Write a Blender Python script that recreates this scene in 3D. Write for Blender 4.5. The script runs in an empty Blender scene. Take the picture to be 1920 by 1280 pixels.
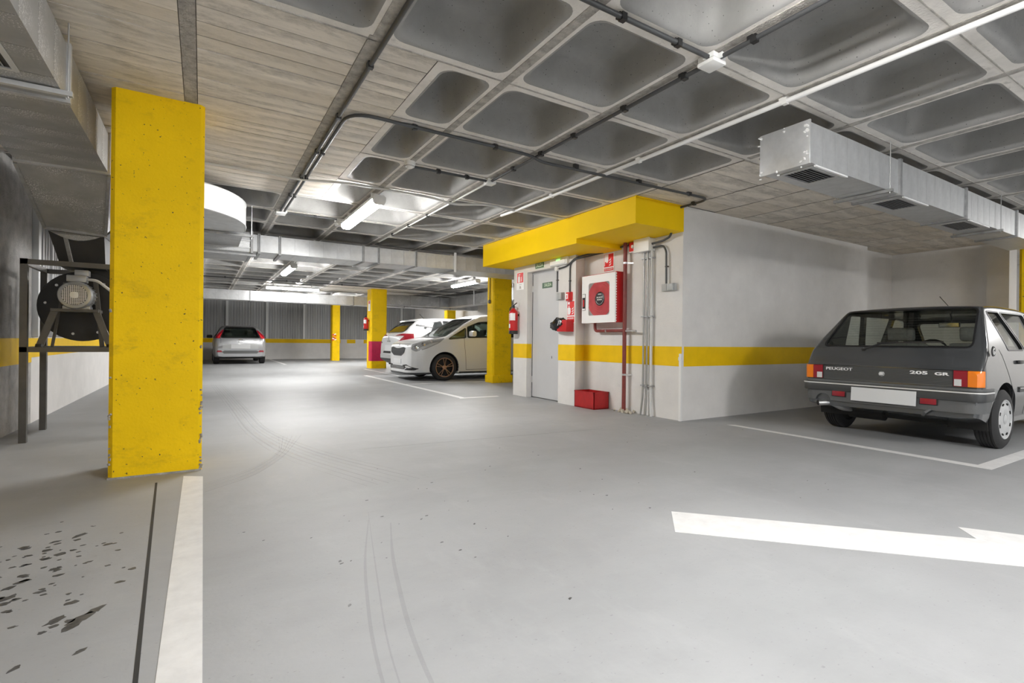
import bpy, bmesh, math, random
from mathutils import Vector, Matrix, Euler
random.seed(7)
scene = bpy.context.scene
COL = scene.collection
R = math.radians
PI = math.pi
CEIL = 2.557

# ------------------------------------------------------------------ camera, world, exposure
cam_d = bpy.data.cameras.new('camera')
cam = bpy.data.objects.new('camera', cam_d)
COL.objects.link(cam)
cam_d.sensor_width = 36.0
cam_d.lens = 945.9 / 1920 * 36.0
cam_d.clip_start = 0.02
cam_d.clip_end = 120
cam.matrix_world = (Matrix.Translation((0, 0, 0.93)) @ Matrix.Rotation(R(-31.555), 4, 'Z')
                    @ Matrix.Rotation(R(90 - 0.0543), 4, 'X') @ Matrix.Rotation(R(0.619), 4, 'Z'))
scene.camera = cam
world = bpy.data.worlds.new('world')
scene.world = world
world.use_nodes = True
world.node_tree.nodes['Background'].inputs[0].default_value = (0.75, 0.8, 0.85, 1)
world.node_tree.nodes['Background'].inputs[1].default_value = 1.5
vs = scene.view_settings
vs.view_transform = 'Standard'
vs.look = 'None'
vs.gamma = 1.0
vs.use_curve_mapping = False
vs.exposure = 0.2
scene.cycles.max_bounces = 10
scene.cycles.diffuse_bounces = 6
scene.cycles.glossy_bounces = 4
scene.cycles.transmission_bounces = 6
scene.cycles.sample_clamp_indirect = 8
LAMP = 130.0          # radiance of the fluorescent diffusers

# ------------------------------------------------------------------ mesh helpers
class MB:
    def __init__(s):
        s.v = []; s.f = []
    def add(s, vs_, fs_):
        n = len(s.v); s.v += [tuple(p) for p in vs_]; s.f += [tuple(i + n for i in f) for f in fs_]
        return s
    def box(s, x0, x1, y0, y1, z0, z1):
        return s.add([(x0,y0,z0),(x1,y0,z0),(x1,y1,z0),(x0,y1,z0),(x0,y0,z1),(x1,y0,z1),(x1,y1,z1),(x0,y1,z1)],
                     [(0,3,2,1),(4,5,6,7),(0,1,5,4),(1,2,6,5),(2,3,7,6),(3,0,4,7)])
    def cbox(s, c, d, rot=None):
        m = MB().box(-d[0]/2, d[0]/2, -d[1]/2, d[1]/2, -d[2]/2, d[2]/2)
        M = Matrix.Translation(c) @ (Euler(rot).to_matrix().to_4x4() if rot else Matrix())
        return s.add([M @ Vector(p) for p in m.v], m.f)
    def bar(s, p0, p1, w, h, up=(0,0,1)):
        p0 = Vector(p0); p1 = Vector(p1); d = (p1-p0).normalized(); u = Vector(up)
        a = d.cross(u)
        if a.length < 1e-4: a = d.cross(Vector((1,0,0)))
        a.normalize(); b = a.cross(d)
        vs_ = []
        for p in (p0, p1):
            for i, j in ((-1,-1),(1,-1),(1,1),(-1,1)): vs_.append(p + a*(i*w/2) + b*(j*h/2))
        return s.add(vs_, [(0,1,2,3),(7,6,5,4),(0,4,5,1),(1,5,6,2),(2,6,7,3),(3,7,4,0)])
    def tube(s, path, r, n=8, caps=True):
        path = [Vector(p) for p in path]; k = len(path); vs_ = []; fs_ = []
        ref = None
        for i, p in enumerate(path):
            d = (path[min(i+1,k-1)] - path[max(i-1,0)]).normalized()
            if ref is None:
                ref = d.cross(Vector((0,0,1)))
                if ref.length < 0.05: ref = d.cross(Vector((0,1,0)))
            a = (ref - d*ref.dot(d)).normalized(); ref = a; b = d.cross(a)
            rr = r[i] if isinstance(r, (list, tuple)) else r
            for j in range(n):
                t = 2*PI*j/n; vs_.append(p + a*(math.cos(t)*rr) + b*(math.sin(t)*rr))
        for i in range(k-1):
            for j in range(n):
                fs_.append((i*n+j, i*n+(j+1)%n, (i+1)*n+(j+1)%n, (i+1)*n+j))
        if caps:
            fs_.append(tuple(range(n-1,-1,-1))); fs_.append(tuple(range((k-1)*n, k*n)))
        return s.add(vs_, fs_)
    def cyl(s, p0, p1, r, n=16):
        return s.tube([p0, p1], r, n)
    def lathe(s, prof, o, axis='y', n=32, caps=True):
        # prof: (radius, height along axis)
        vs_ = []; fs_ = []; k = len(prof)
        for r_, h in prof:
            for j in range(n):
                t = 2*PI*j/n; c, q = math.cos(t)*r_, math.sin(t)*r_
                p = {'y': (c, h, q), 'x': (h, c, q), 'z': (c, q, h)}[axis]
                vs_.append((p[0]+o[0], p[1]+o[1], p[2]+o[2]))
        for i in range(k-1):
            for j in range(n):
                fs_.append((i*n+j, i*n+(j+1)%n, (i+1)*n+(j+1)%n, (i+1)*n+j))
        if caps:
            fs_.append(tuple(range(n-1,-1,-1))); fs_.append(tuple(range((k-1)*n, k*n)))
        return s.add(vs_, fs_)
    def prism(s, poly, plane, a, b):
        f = {'xy': lambda p, h: (p[0], p[1], h), 'xz': lambda p, h: (p[0], h, p[1]), 'yz': lambda p, h: (h, p[0], p[1])}[plane]
        n = len(poly)
        return s.add([f(p, a) for p in poly] + [f(p, b) for p in poly],
                     [tuple(range(n-1,-1,-1)), tuple(range(n, 2*n))] + [(i, (i+1)%n, n+(i+1)%n, n+i) for i in range(n)])
    def merge(s, o, M=None):
        return s.add([(M @ Vector(p)) if M else p for p in o.v], o.f)

def rrect(x0, x1, y0, y1, r, n=5):
    out = []
    for cx, cy, a0 in ((x1-r, y1-r, 0), (x0+r, y1-r, 90), (x0+r, y0+r, 180), (x1-r, y0+r, 270)):
        for i in range(n+1):
            a = R(a0 + 90*i/n); out.append((cx + r*math.cos(a), cy + r*math.sin(a)))
    return out

def arc_path(pts, r, n=6):
    # polyline with rounded corners
    pts = [Vector(p) for p in pts]; out = [pts[0]]
    for i in range(1, len(pts)-1):
        a, b, c = pts[i-1], pts[i], pts[i+1]
        d1 = (a-b); d2 = (c-b); k = min(r, d1.length*.45, d2.length*.45)
        p = b + d1.normalized()*k; q = b + d2.normalized()*k
        for j in range(n+1):
            t = j/n; out.append(p*(1-t)**2 + b*2*t*(1-t) + q*t*t)
    out.append(pts[-1])
    return out

def mesh_of(name, mb, mat=None, angle=35, bevel=0, fixn=True, mats=None):
    me = bpy.data.meshes.new(name)
    me.from_pydata(mb.v, [], mb.f)
    if fixn or bevel:
        bm = bmesh.new(); bm.from_mesh(me)
        if fixn: bmesh.ops.recalc_face_normals(bm, faces=bm.faces)
        if bevel:
            es = [e for e in bm.edges if len(e.link_faces) == 2 and e.calc_face_angle(0) > R(30)]
            bmesh.ops.bevel(bm, geom=es, offset=bevel, segments=2, profile=.5, affect='EDGES', clamp_overlap=True)
        bm.to_mesh(me); bm.free()
    if mat: me.materials.append(mat)
    finish(me, angle)
    return me
def finish(me, angle=35):
    if angle:
        me.polygons.foreach_set('use_smooth', [True]*len(me.polygons))
        me.set_sharp_from_angle(angle=R(angle))
    me.update()

def root_of(o):
    while o.parent: o = o.parent
    return o
def link(name, me, parent=None):
    o = bpy.data.objects.new(name, me); COL.objects.link(o)
    if parent: o.parent = parent
    return o
def tag(o, label=None, cat=None, group=None, kind=None):
    if label: o['label'] = label
    if cat: o['category'] = cat
    if group: o['group'] = group
    if kind: o['kind'] = kind
    return o
def thing(name, label, cat, loc=(0,0,0), rz=0, group=None):
    o = bpy.data.objects.new(name, None); COL.objects.link(o)
    o.empty_display_size = .1; o.location = loc; o.rotation_euler = (0,0,rz)
    return tag(o, label, cat, group)
def inv_root(parent):
    r = root_of(parent)
    return (Matrix.Translation(r.location) @ r.rotation_euler.to_matrix().to_4x4()).inverted()
def part(name, mb, mat, parent, local=False, label=None, angle=35, bevel=0, kind=None):
    if not local:
        Mi = inv_root(parent); mb.v = [tuple(Mi @ Vector(p)) for p in mb.v]
    o = link(name, mesh_of(name, mb, mat, angle, bevel), parent)
    if label: o['label'] = label
    if kind: o['kind'] = kind
    return o
def solo(name, mb, mat, label=None, cat=None, group=None, kind=None, angle=35, bevel=0, recenter=True):
    loc = Vector((0,0,0))
    if recenter:
        xs, ys, zs = zip(*mb.v)
        loc = Vector(((min(xs)+max(xs))/2, (min(ys)+max(ys))/2, min(zs)))
        mb.v = [tuple(Vector(p)-loc) for p in mb.v]
    o = link(name, mesh_of(name, mb, mat, angle, bevel)); o.location = loc
    return tag(o, label, cat, group, kind)
def copy_tree(o, parent=None):
    c = o.copy(); COL.objects.link(c); c.parent = parent
    for ch in list(o.children): copy_tree(ch, c)
    return c
def text_mb(body, size, ext=0.001, bold=0.0, sx=1.0, align='CENTER'):
    cu = bpy.data.curves.new('lettering', 'FONT'); cu.body = body; cu.size = size
    cu.extrude = ext; cu.offset = bold; cu.align_x = align; cu.align_y = 'CENTER'; cu.resolution_u = 3
    o = bpy.data.objects.new('lettering', cu); COL.objects.link(o)
    dg = bpy.context.evaluated_depsgraph_get(); me = bpy.data.meshes.new_from_object(o.evaluated_get(dg))
    mb = MB(); mb.add([(v.co.x*sx, v.co.y, v.co.z) for v in me.vertices], [tuple(p.vertices) for p in me.polygons])
    bpy.data.objects.remove(o); bpy.data.curves.remove(cu); bpy.data.meshes.remove(me)
    return mb
def frame_at(o, right, up):
    r_ = Vector(right).normalized(); u = Vector(up).normalized(); n = r_.cross(u)
    M = Matrix((( r_.x,u.x,n.x,o[0]),(r_.y,u.y,n.y,o[1]),(r_.z,u.z,n.z,o[2]),(0,0,0,1)))
    return M
def text_at(body, size, o, right, up, bold=0.0, sx=1.0, ext=0.001):
    return MB().merge(text_mb(body, size, ext, bold, sx), frame_at(o, right, up))

# ------------------------------------------------------------------ materials
def mat(name, color, rough=.6, metal=0.0, var=None, bump=None, emit=None, spec=.5, coat=0, alpha=None, stretch=(1,1,1), rvar=0, trans=0):
    """var=(scale, dark factor, light factor); bump=(scale, strength)"""
    m = bpy.data.materials.new(name); m.use_nodes = True
    nt = m.node_tree; N = nt.nodes; L = nt.links; b = N['Principled BSDF']
    b.inputs['Base Color'].default_value = (*color, 1); b.inputs['Roughness'].default_value = rough
    b.inputs['Metallic'].default_value = metal; b.inputs['Specular IOR Level'].default_value = spec
    b.inputs['Coat Weight'].default_value = coat; b.inputs['Coat Roughness'].default_value = .05
    if trans: b.inputs['Transmission Weight'].default_value = trans
    if alpha is not None: b.inputs['Alpha'].default_value = alpha
    if emit:
        b.inputs['Emission Color'].default_value = (*emit[0], 1); b.inputs['Emission Strength'].default_value = emit[1]
    if var or bump or rvar:
        tc = N.new('ShaderNodeTexCoord'); mp = N.new('ShaderNodeMapping'); mp.inputs['Scale'].default_value = stretch
        L.new(tc.outputs['Object'], mp.inputs['Vector'])
    if var:
        n = N.new('ShaderNodeTexNoise'); n.inputs['Scale'].default_value = var[0]; n.inputs['Detail'].default_value = 6
        n.inputs['Roughness'].default_value = .62
        L.new(mp.outputs[0], n.inputs['Vector'])
        cr = N.new('ShaderNodeValToRGB')
        cr.color_ramp.elements[0].position = .3; cr.color_ramp.elements[1].position = .7
        cr.color_ramp.elements[0].color = (*[c*var[1] for c in color], 1); cr.color_ramp.elements[1].color = (*[min(1, c*var[2]) for c in color], 1)
        L.new(n.outputs['Fac'], cr.inputs[0]); L.new(cr.outputs[0], b.inputs['Base Color'])
        if rvar:
            mr = N.new('ShaderNodeMapRange'); mr.inputs['To Min'].default_value = rough - rvar; mr.inputs['To Max'].default_value = rough + rvar
            L.new(n.outputs['Fac'], mr.inputs[0]); L.new(mr.outputs[0], b.inputs['Roughness'])
    if bump:
        n2 = N.new('ShaderNodeTexNoise'); n2.inputs['Scale'].default_value = bump[0]; n2.inputs['Detail'].default_value = 5
        L.new(mp.outputs[0], n2.inputs['Vector'])
        bp = N.new('ShaderNodeBump'); bp.inputs['Strength'].default_value = bump[1]; bp.inputs['Distance'].default_value = .01
        L.new(n2.outputs['Fac'], bp.inputs['Height']); L.new(bp.outputs[0], b.inputs['Normal'])
    return m
def mix_over(m, fac_socket, color, rough=None):
    """lay a second colour over a material's base colour where the factor is 1"""
    nt = m.node_tree; N = nt.nodes; L = nt.links; b = N['Principled BSDF']
    mx = N.new('ShaderNodeMix'); mx.data_type = 'RGBA'
    bc = b.inputs['Base Color']
    if bc.links: L.new(bc.links[0].from_socket, mx.inputs[6])
    else: mx.inputs[6].default_value = bc.default_value
    mx.inputs[7].default_value = (*color, 1)
    L.new(fac_socket, mx.inputs[0]); L.new(mx.outputs[2], bc)
def noise_mask(m, scale, lo, hi, stretch=(1,1,1), detail=4, seed=(0,0,0), rot=0, kind='noise', rough=.5):
    nt = m.node_tree; N = nt.nodes; L = nt.links
    tc = N.new('ShaderNodeTexCoord'); mp = N.new('ShaderNodeMapping')
    mp.inputs['Scale'].default_value = stretch; mp.inputs['Location'].default_value = seed; mp.inputs['Rotation'].default_value = (0,0,rot)
    L.new(tc.outputs['Object'], mp.inputs['Vector'])
    n = N.new('ShaderNodeTexNoise'); n.inputs['Scale'].default_value = scale; n.inputs['Detail'].default_value = detail
    n.inputs['Roughness'].default_value = rough
    L.new(mp.outputs[0], n.inputs['Vector'])
    mr = N.new('ShaderNodeMapRange'); mr.inputs['From Min'].default_value = lo; mr.inputs['From Max'].default_value = hi
    L.new(n.outputs['Fac'], mr.inputs[0])
    return mr.outputs[0]
def scaled(m, sock, k):
    n = m.node_tree.nodes.new('ShaderNodeMath'); n.operation = 'MULTIPLY'; n.inputs[1].default_value = k
    m.node_tree.links.new(sock, n.inputs[0]); return n.outputs[0]

def thin_glass(name, color, gloss=.10):
    m = bpy.data.materials.new(name); m.use_nodes = True; nt = m.node_tree; N = nt.nodes; L = nt.links
    N.remove(N['Principled BSDF']); out = N['Material Output']
    t = N.new('ShaderNodeBsdfTransparent'); t.inputs[0].default_value = (*color, 1)
    g = N.new('ShaderNodeBsdfGlossy'); g.inputs['Roughness'].default_value = .03
    lw = N.new('ShaderNodeLayerWeight'); lw.inputs[0].default_value = .5
    pw = N.new('ShaderNodeMath'); pw.operation = 'POWER'; pw.inputs[1].default_value = 4.5; L.new(lw.outputs['Facing'], pw.inputs[0])
    ma = N.new('ShaderNodeMath'); ma.operation = 'MULTIPLY_ADD'; ma.inputs[1].default_value = .75; ma.inputs[2].default_value = .035; L.new(pw.outputs[0], ma.inputs[0])
    mx = N.new('ShaderNodeMixShader'); L.new(ma.outputs[0], mx.inputs[0]); L.new(t.outputs[0], mx.inputs[1]); L.new(g.outputs[0], mx.inputs[2]); L.new(mx.outputs[0], out.inputs[0])
    return m
M_ = {}
f = M_['floor'] = mat('polished_concrete_floor', (.355,.363,.372), .55, var=(.9,.88,1.08), bump=(60,.05), rvar=.08, spec=.35)
mix_over(f, scaled(f, noise_mask(f, 1.3, .48, .78, (.6,1.4,1), rot=R(25), seed=(3,1,0), detail=12, rough=.68), .40), (.24,.245,.25))
mix_over(f, scaled(f, noise_mask(f, 2.1, .54, .80, (1.5,.7,1), rot=R(40), seed=(8,4,0), detail=12, rough=.7), .30), (.50,.51,.52))
mix_over(f, scaled(f, noise_mask(f, 55, .68, .73, (1,1.6,1), rot=R(30), detail=2), .45), (.2,.2,.2))
mix_over(f, scaled(f, noise_mask(f, 7, .55, .8, (.8,1.6,1), rot=R(55), detail=12, rough=.8, seed=(1,7,0)), .40), (.28,.285,.29))
M_['paint'] = mat('white_road_paint', (.75,.75,.75), .5, var=(12,.9,1.05))
mix_over(M_['paint'], scaled(M_['paint'], noise_mask(M_['paint'], 18, .6, .75, (1,3,1), detail=8, rough=.7), .45), (.45,.45,.45))
M_['oil'] = mat('dried_oil', (.06,.06,.06), .45, var=(30,.7,2.0))
M_['joint'] = mat('dark_joint_sealant', (.025,.025,.025), .7)
M_['scuff'] = mat('tyre_scuff', (.25,.25,.25), .5, var=(14,.9,1.5))
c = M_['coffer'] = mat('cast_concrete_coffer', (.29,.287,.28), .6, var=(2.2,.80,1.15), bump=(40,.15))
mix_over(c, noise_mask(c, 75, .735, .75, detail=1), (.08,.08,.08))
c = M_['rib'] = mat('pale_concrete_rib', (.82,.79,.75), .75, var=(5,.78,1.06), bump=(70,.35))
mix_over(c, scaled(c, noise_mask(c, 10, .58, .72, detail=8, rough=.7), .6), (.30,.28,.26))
c = M_['strip'] = mat('rough_concrete_strip', (.42,.40,.37), .85, var=(16,.6,1.25), bump=(90,.9))
c = M_['board'] = mat('board_marked_concrete', (.80,.75,.68), .75, var=(3.0,.76,1.08), bump=(12,.5), stretch=(.5,4,1))
nt = c.node_tree; oi = nt.nodes.new('ShaderNodeObjectInfo'); mp = [n for n in nt.nodes if n.type == 'MAPPING'][0]
cm = nt.nodes.new('ShaderNodeCombineXYZ'); ml = nt.nodes.new('ShaderNodeMath'); ml.operation = 'MULTIPLY'; ml.inputs[1].default_value = 50
nt.links.new(oi.outputs['Random'], ml.inputs[0]); nt.links.new(ml.outputs[0], cm.inputs[0]); nt.links.new(ml.outputs[0], cm.inputs[2])
nt.links.new(cm.outputs[0], mp.inputs['Location'])
mix_over(c, scaled(c, noise_mask(c, 2.3, .48, .66, (.7,1.9,1), detail=12, rough=.8), .85), (.30,.28,.25))
mix_over(c, scaled(c, noise_mask(c, 6, .60, .74, (.5,2,1), detail=10, rough=.8, seed=(4,4,4)), .7), (.16,.15,.135))
mr = nt.nodes.new('ShaderNodeMapRange'); mr.inputs['To Min'].default_value = -.5; mr.inputs['To Max'].default_value = .6
nt.links.new(oi.outputs['Random'], mr.inputs[0])
mix_over(c, mr.outputs[0], (.68,.61,.51))
c = M_['plaster'] = mat('painted_white_plaster', (.74,.725,.71), .8, var=(3,.93,1.04), bump=(110,.35))
mix_over(c, scaled(c, noise_mask(c, 5, .62, .8, detail=9, rough=.75), .5), (.45,.44,.43))
c = M_['stucco'] = mat('rough_grey_stucco', (.44,.43,.42), .9, var=(7,.7,1.15), bump=(55,1.0))
c = M_['wallyellow'] = mat('yellow_wall_paint', (.86,.55,.006), .6, var=(6,.93,1.04), bump=(110,.25), spec=.2)
c = M_['yellow'] = mat('yellow_pillar_paint', (.95,.615,.002), .6, var=(2.2,.92,1.03), bump=(70,.2), spec=.2)
mix_over(c, noise_mask(c, 48, .70, .72, (1,1,1), detail=3), (.06,.05,.03))
mix_over(c, scaled(c, noise_mask(c, 3.2, .52, .70, (1,1,1.6), detail=10, rough=.8, seed=(5,2,1)), .45), (.36,.23,.02))
mix_over(c, scaled(c, noise_mask(c, 5, .62, .75, (1,1,2.2), detail=9, rough=.75), .55), (.22,.15,.03))
M_['canopy'] = mat('smooth_yellow_paint', (.96,.63,.002), .55, var=(2,.97,1.03), spec=.2)
M_['redband'] = mat('magenta_red_paint', (.55,.015,.08), .5, var=(8,.9,1.1))
c = M_['galv'] = mat('galvanised_steel', (.66,.67,.68), .42, .55, var=(9,.86,1.08), rvar=.06, bump=(3,.05))
c = M_['galvdusty'] = mat('dusty_galvanised_steel', (.40,.405,.41), .45, .5, var=(5,.82,1.1))
mu = c.node_tree.nodes.new('ShaderNodeMath'); mu.operation = 'MULTIPLY'
c.node_tree.links.new(noise_mask(c, 150, .56, .62, (1,.6,1), detail=3), mu.inputs[0]); c.node_tree.links.new(noise_mask(c, 3.0, .46, .64, detail=5), mu.inputs[1])
mix_over(c, mu.outputs[0], (.85,.85,.85))
M_['galvdark'] = mat('dull_galvanised_flange', (.38,.385,.39), .5, .6, var=(20,.8,1.15))
M_['rod'] = mat('threaded_steel_rod', (.5,.5,.5), .4, .8)
M_['corr'] = mat('grey_corrugated_sheet', (.36,.365,.37), .5, .35, var=(1.5,.85,1.1), stretch=(6,6,.5))
M_['post'] = mat('pale_steel_post', (.62,.63,.63), .5, .2)
M_['conduit'] = mat('dark_grey_conduit', (.055,.057,.06), .45)
M_['greypipe'] = mat('grey_steel_conduit', (.42,.42,.41), .35, .5)
M_['whitepipe'] = mat('white_pvc_pipe', (.82,.82,.82), .35)
M_['palecable'] = mat('pale_grey_cable', (.60,.60,.59), .5)
M_['whitebox'] = mat('white_plastic', (.80,.80,.79), .4)
M_['greybox'] = mat('grey_plastic', (.42,.43,.43), .4)
M_['redpipe'] = mat('dark_red_pipe', (.20,.035,.03), .45, var=(20,.85,1.15))
M_['red'] = mat('fire_red_paint', (.55,.012,.015), .35, var=(6,.93,1.04))
M_['reddirty'] = mat('worn_red_paint', (.42,.010,.012), .45, var=(9,.8,1.15))
M_['signred'] = mat('sign_red', (.72,.02,.02), .4)
M_['signwhite'] = mat('sign_white', (.88,.88,.88), .4)
M_['signgreen'] = mat('sign_dark_green', (.05,.12,.06), .4)
M_['signpale'] = mat('sign_pale_green', (.62,.75,.58), .4)
M_['signgrey'] = mat('sign_print_grey', (.45,.42,.42), .5)
M_['black'] = mat('black_plastic', (.015,.015,.016), .4)
M_['blackmetal'] = mat('black_painted_steel', (.018,.018,.019), .5, var=(8,.8,1.3))
M_['frame'] = mat('grey_brown_angle_iron', (.13,.125,.115), .5, .2, var=(10,.85,1.1))
M_['motor'] = mat('cast_aluminium_motor', (.42,.43,.44), .38, .7)
M_['door'] = mat('grey_enamelled_door', (.55,.555,.57), .38, var=(2,.96,1.03))
M_['doorframe'] = mat('grey_door_frame', (.40,.40,.41), .45)
M_['bag'] = mat('black_plastic_bag', (.012,.012,.013), .22, bump=(14,.5))
M_['tube'] = mat('lit_fluorescent_diffuser', (.9,.9,.9), .4, emit=((1,.985,.96), LAMP))
M_['lampbody'] = mat('lamp_housing_grey', (.72,.72,.72), .45)
M_['led'] = mat('green_indicator', (.2,.8,.2), .4, emit=((.25,1,.2), 2.0))
M_['mastic'] = mat('crumbly_mortar', (.5,.46,.38), .95, bump=(60,1))
M_['steel'] = mat('bright_steel', (.6,.6,.6), .3, .9)

# ------------------------------------------------------------------ floor
fb = MB().box(-1.75, 14.2, -9.2, 25.2, -.15, 0)
floor = tag(link('floor', mesh_of('floor', fb, M_['floor'], 0)), kind='structure')
def paint(name, poly, z=.0015, m='paint', label=None):
    return part(name, MB().prism(poly, 'xy', 0.0002, z), M_[m], floor, label=label, angle=0)
def rect(x0, x1, y0, y1): return [(x0,y0),(x1,y0),(x1,y1),(x0,y1)]
paint('painted_line', [(-.102,-4),(.0,-4),(.012,3.96),(-.099,4.03)], label='white painted line running up to the yellow pillar')
paint('painted_line', [(5.07,1.34),(5.18,1.45),(5.19,3.56),(5.12,3.62)])
paint('painted_line', [(5.07,1.34),(9.6,1.34),(9.6,1.45),(5.18,1.45)])
paint('painted_line', rect(3.55,3.65,7.40,13.1))
paint('painted_line', [(3.52,7.30),(4.25,7.30),(4.25,7.40),(3.65,7.40),(3.55,7.40)])
paint('painted_line', rect(3.65,9,10.13,10.21))
paint('painted_line', rect(4.30,4.38,12.6,15.9))
paint('painted_line', rect(-.1,0,14.5,20.2))
paint('painted_line', rect(2.5,2.6,19.6,24.5))
c0 = Vector((2.10,1.795)); dr = Vector((.696,-.718)); pp = Vector((.718,.696))
arrow = [c0+dr*a+pp*b for a, b in ((0,-.156),(1.405,-.156),(1.413,-.318),(3.4,0),(1.413,.318),(1.405,.156),(0,.156))]
paint('painted_arrow', [(p.x,p.y) for p in arrow], label='large white painted lane arrow')
paint('expansion_joint', [(-.036,-1),(-.024,-1),(-.236,3.93),(-.248,3.93)], .0012, 'joint', 'dark sealed floor joint')
paint('expansion_joint', [(.592,4.35),(3.68,4.10),(3.68,4.104),(.592,4.354)], .0008, 'scuff')
# faint tyre sweeps
M_['tyremark'] = mat('faint_tyre_mark', (.20,.20,.205), .5, alpha=.18)
M_['tyrefaint'] = mat('very_faint_tyre_mark', (.20,.20,.205), .5, alpha=.11)
M_['swept'] = mat('swept_dusty_floor', (.62,.62,.62), .6, alpha=.22)
def sweep(pts, w, m, z=.0009):
    pts = [Vector((*p, 0)) for p in arc_path([(*p, 0) for p in pts], .9, 10)] if False else arc_path([(*p, 0) for p in pts], .9, 10)
    mb = MB(); n = len(pts)
    for i, p in enumerate(pts):
        d = (pts[min(i+1,n-1)]-pts[max(i-1,0)]).normalized(); q = Vector((-d.y, d.x, 0)); ww = w*math.sin(PI*(i+.6)/(n+.2))**.4
        mb.v += [tuple(p+q*ww/2+Vector((0,0,z))), tuple(p-q*ww/2+Vector((0,0,z)))]
    mb.f = [(2*i,2*i+1,2*i+3,2*i+2) for i in range(n-1)]
    part('tyre_mark', mb, M_[m], floor, angle=0)
for k in range(7):
    o_ = k*.035
    sweep([(.16+o_,11.5),(.30+o_,7.6),(.36+o_,5.6),(.52+o_*1.6,4.3),(.9+o_*2,3.2)], .012+.006*(k%3), 'tyremark' if k % 2 else 'swept', .0007+.0001*k)
for k in range(6):
    o_ = k*.04
    sweep([(.02,3.75-o_),(.3,4.0-o_),(.55,4.5-o_),(.62+o_,5.2)], .010+.006*(k%2), 'tyremark' if k % 2 else 'swept', .0014+.0001*k)
for k, (o_, e_, w_) in enumerate(((0,0,.012),(.045,.12,.006),(.12,-.1,.016))):
    sweep([(.38+o_,.7+e_),(.42+o_,1.4),(.58+o_,2.1),(.74+o_*.7,2.6+e_)], w_, 'tyrefaint', .0007+.0001*k)
# oil drips by the left pillar
ob = MB(); rg = random.Random(3)
def blob(x, y, rx, ry, ang):
    n = 11; ca, sa = math.cos(ang), math.sin(ang); pts = []
    for i in range(n):
        t = 2*PI*i/n; k = rg.uniform(.65,1.2); px, py = rx*k*math.cos(t), ry*k*math.sin(t)
        pts.append((x+px*ca-py*sa, y+px*sa+py*ca))
    ob.prism(pts, 'xy', .0003, .001)
for i in range(120):
    x = rg.gauss(-.56,.16); y = rg.gauss(2.66,.26)
    if x > -.17 or x < -.95: continue
    s = rg.choice([.004,.006,.008,.011,.015]); blob(x, y, s*rg.uniform(1,1.8), s, rg.uniform(0,.6))
for x, y, s in ((-.33,2.16,.028),(-.40,2.18,.022),(-.30,2.20,.02),(-.35,2.11,.02),(-.44,1.92,.012),(-.30,1.93,.012),(-.48,3.06,.022),(-.58,2.45,.022)):
    blob(x, y, s*1.6, s*.8, .8)
for i in range(26):
    x = rg.gauss(.8,.3); y = rg.gauss(2.35,.3); s = rg.choice([.002,.003,.005]); blob(x, y, s*2, s, rg.uniform(0,1))
for i in range(32):
    x = rg.uniform(.8,5.0); y = rg.uniform(1.4,4.2); s = rg.choice([.003,.004,.006]); blob(x, y, s*1.6, s, rg.uniform(0,1))
part('oil_stain', ob, M_['oil'], floor, angle=0, kind='stuff', label='dark dried oil drips beside the white line')

# ------------------------------------------------------------------ walls
def wall(name, mb, m): return tag(link(name, mesh_of(name, mb, M_[m], 0)), kind='structure')
S0, S1 = .648, .885      # yellow stripe
wl = wall('wall_left', MB().box(-1.75,-1.55,-9.2,7.25,-.1,2.9).box(-1.75,-1.58,7.25,25.2,-.1,2.9), 'stucco')
part('plinth', MB().box(-1.60,-1.55,7.25,25.0,0,.915), M_['plaster'], wl, angle=0)
part('painted_stripe', MB().box(-1.56,-1.546,-9,7.25,S0,S1+.02).box(-1.552,-1.546,7.25,25.0,.70,.905), M_['wallyellow'], wl, angle=0, label='yellow band painted on the grey wall')
wb = wall('wall_back', MB().box(-1.75,14.2,24.98,25.2,-.1,2.9), 'stucco')
part('plinth', MB().box(-1.55,14.0,24.90,24.98,0,.925), M_['plaster'], wb, angle=0)
part('painted_stripe', MB().box(-1.55,5.65,24.896,24.9,.735,.915).box(5.95,6.35,24.896,24.9,.735,.915).box(6.75,14,24.896,24.9,.735,.915), M_['wallyellow'], wb, angle=0, label='yellow band broken by bare patches')
# corrugated sheets: one shared mesh, ribs 0.43 m module
prof = [(0,0),(.012,0),(.022,.035),(.05,.035),(.06,.006)]
for k in range(3):
    x = .06 + k*.11
    prof += [(x+.055,.006),(x+.065,.02),(x+.09,.02),(x+.10,.006)]
prof += [(.425,.006),(.425,0)]
pan = MB().prism(prof + [(.425,-.02),(0,-.02)], 'xy', .92, 2.6)
pan_me = mesh_of('sheet_panel', pan, M_['corr'], 0)
for k in range(36):
    o = link('sheet_panel', pan_me, wb); o.location = (13.9 - k*.43, 24.93, 0); o.rotation_euler = (0,0,PI)
post_me = mesh_of('steel_post', MB().box(-.05,.05,-.03,.03,.92,2.6), M_['post'], 0)
for k in range(9):
    o = link('steel_post', post_me, wb); o.location = (.9 + k*1.55 - 1.55, 24.87, 0)
for k in range(40):
    o = link('sheet_panel', pan_me, wl); o.location = (-1.578, 7.7 + k*.43, 0); o.rotation_euler = (0,0,-PI/2)
for k in range(10):
    o = link('steel_post', post_me, wl); o.location = (-1.53, 7.32 + k*1.75, 0); o.rotation_euler = (0,0,PI/2)
XW = 4.86
wr = wall('wall_right', MB().box(XW+.004,9.38,4.05,4.3,-.1,CEIL).box(9.38,10.65,4.2,4.4,-.1,CEIL), 'plaster')
part('painted_stripe', MB().box(XW+.03,9.38,4.046,4.05,S0,S1).box(9.38,10.65,4.196,4.2,S0,S1), M_['wallyellow'], wr, angle=0)
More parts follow.
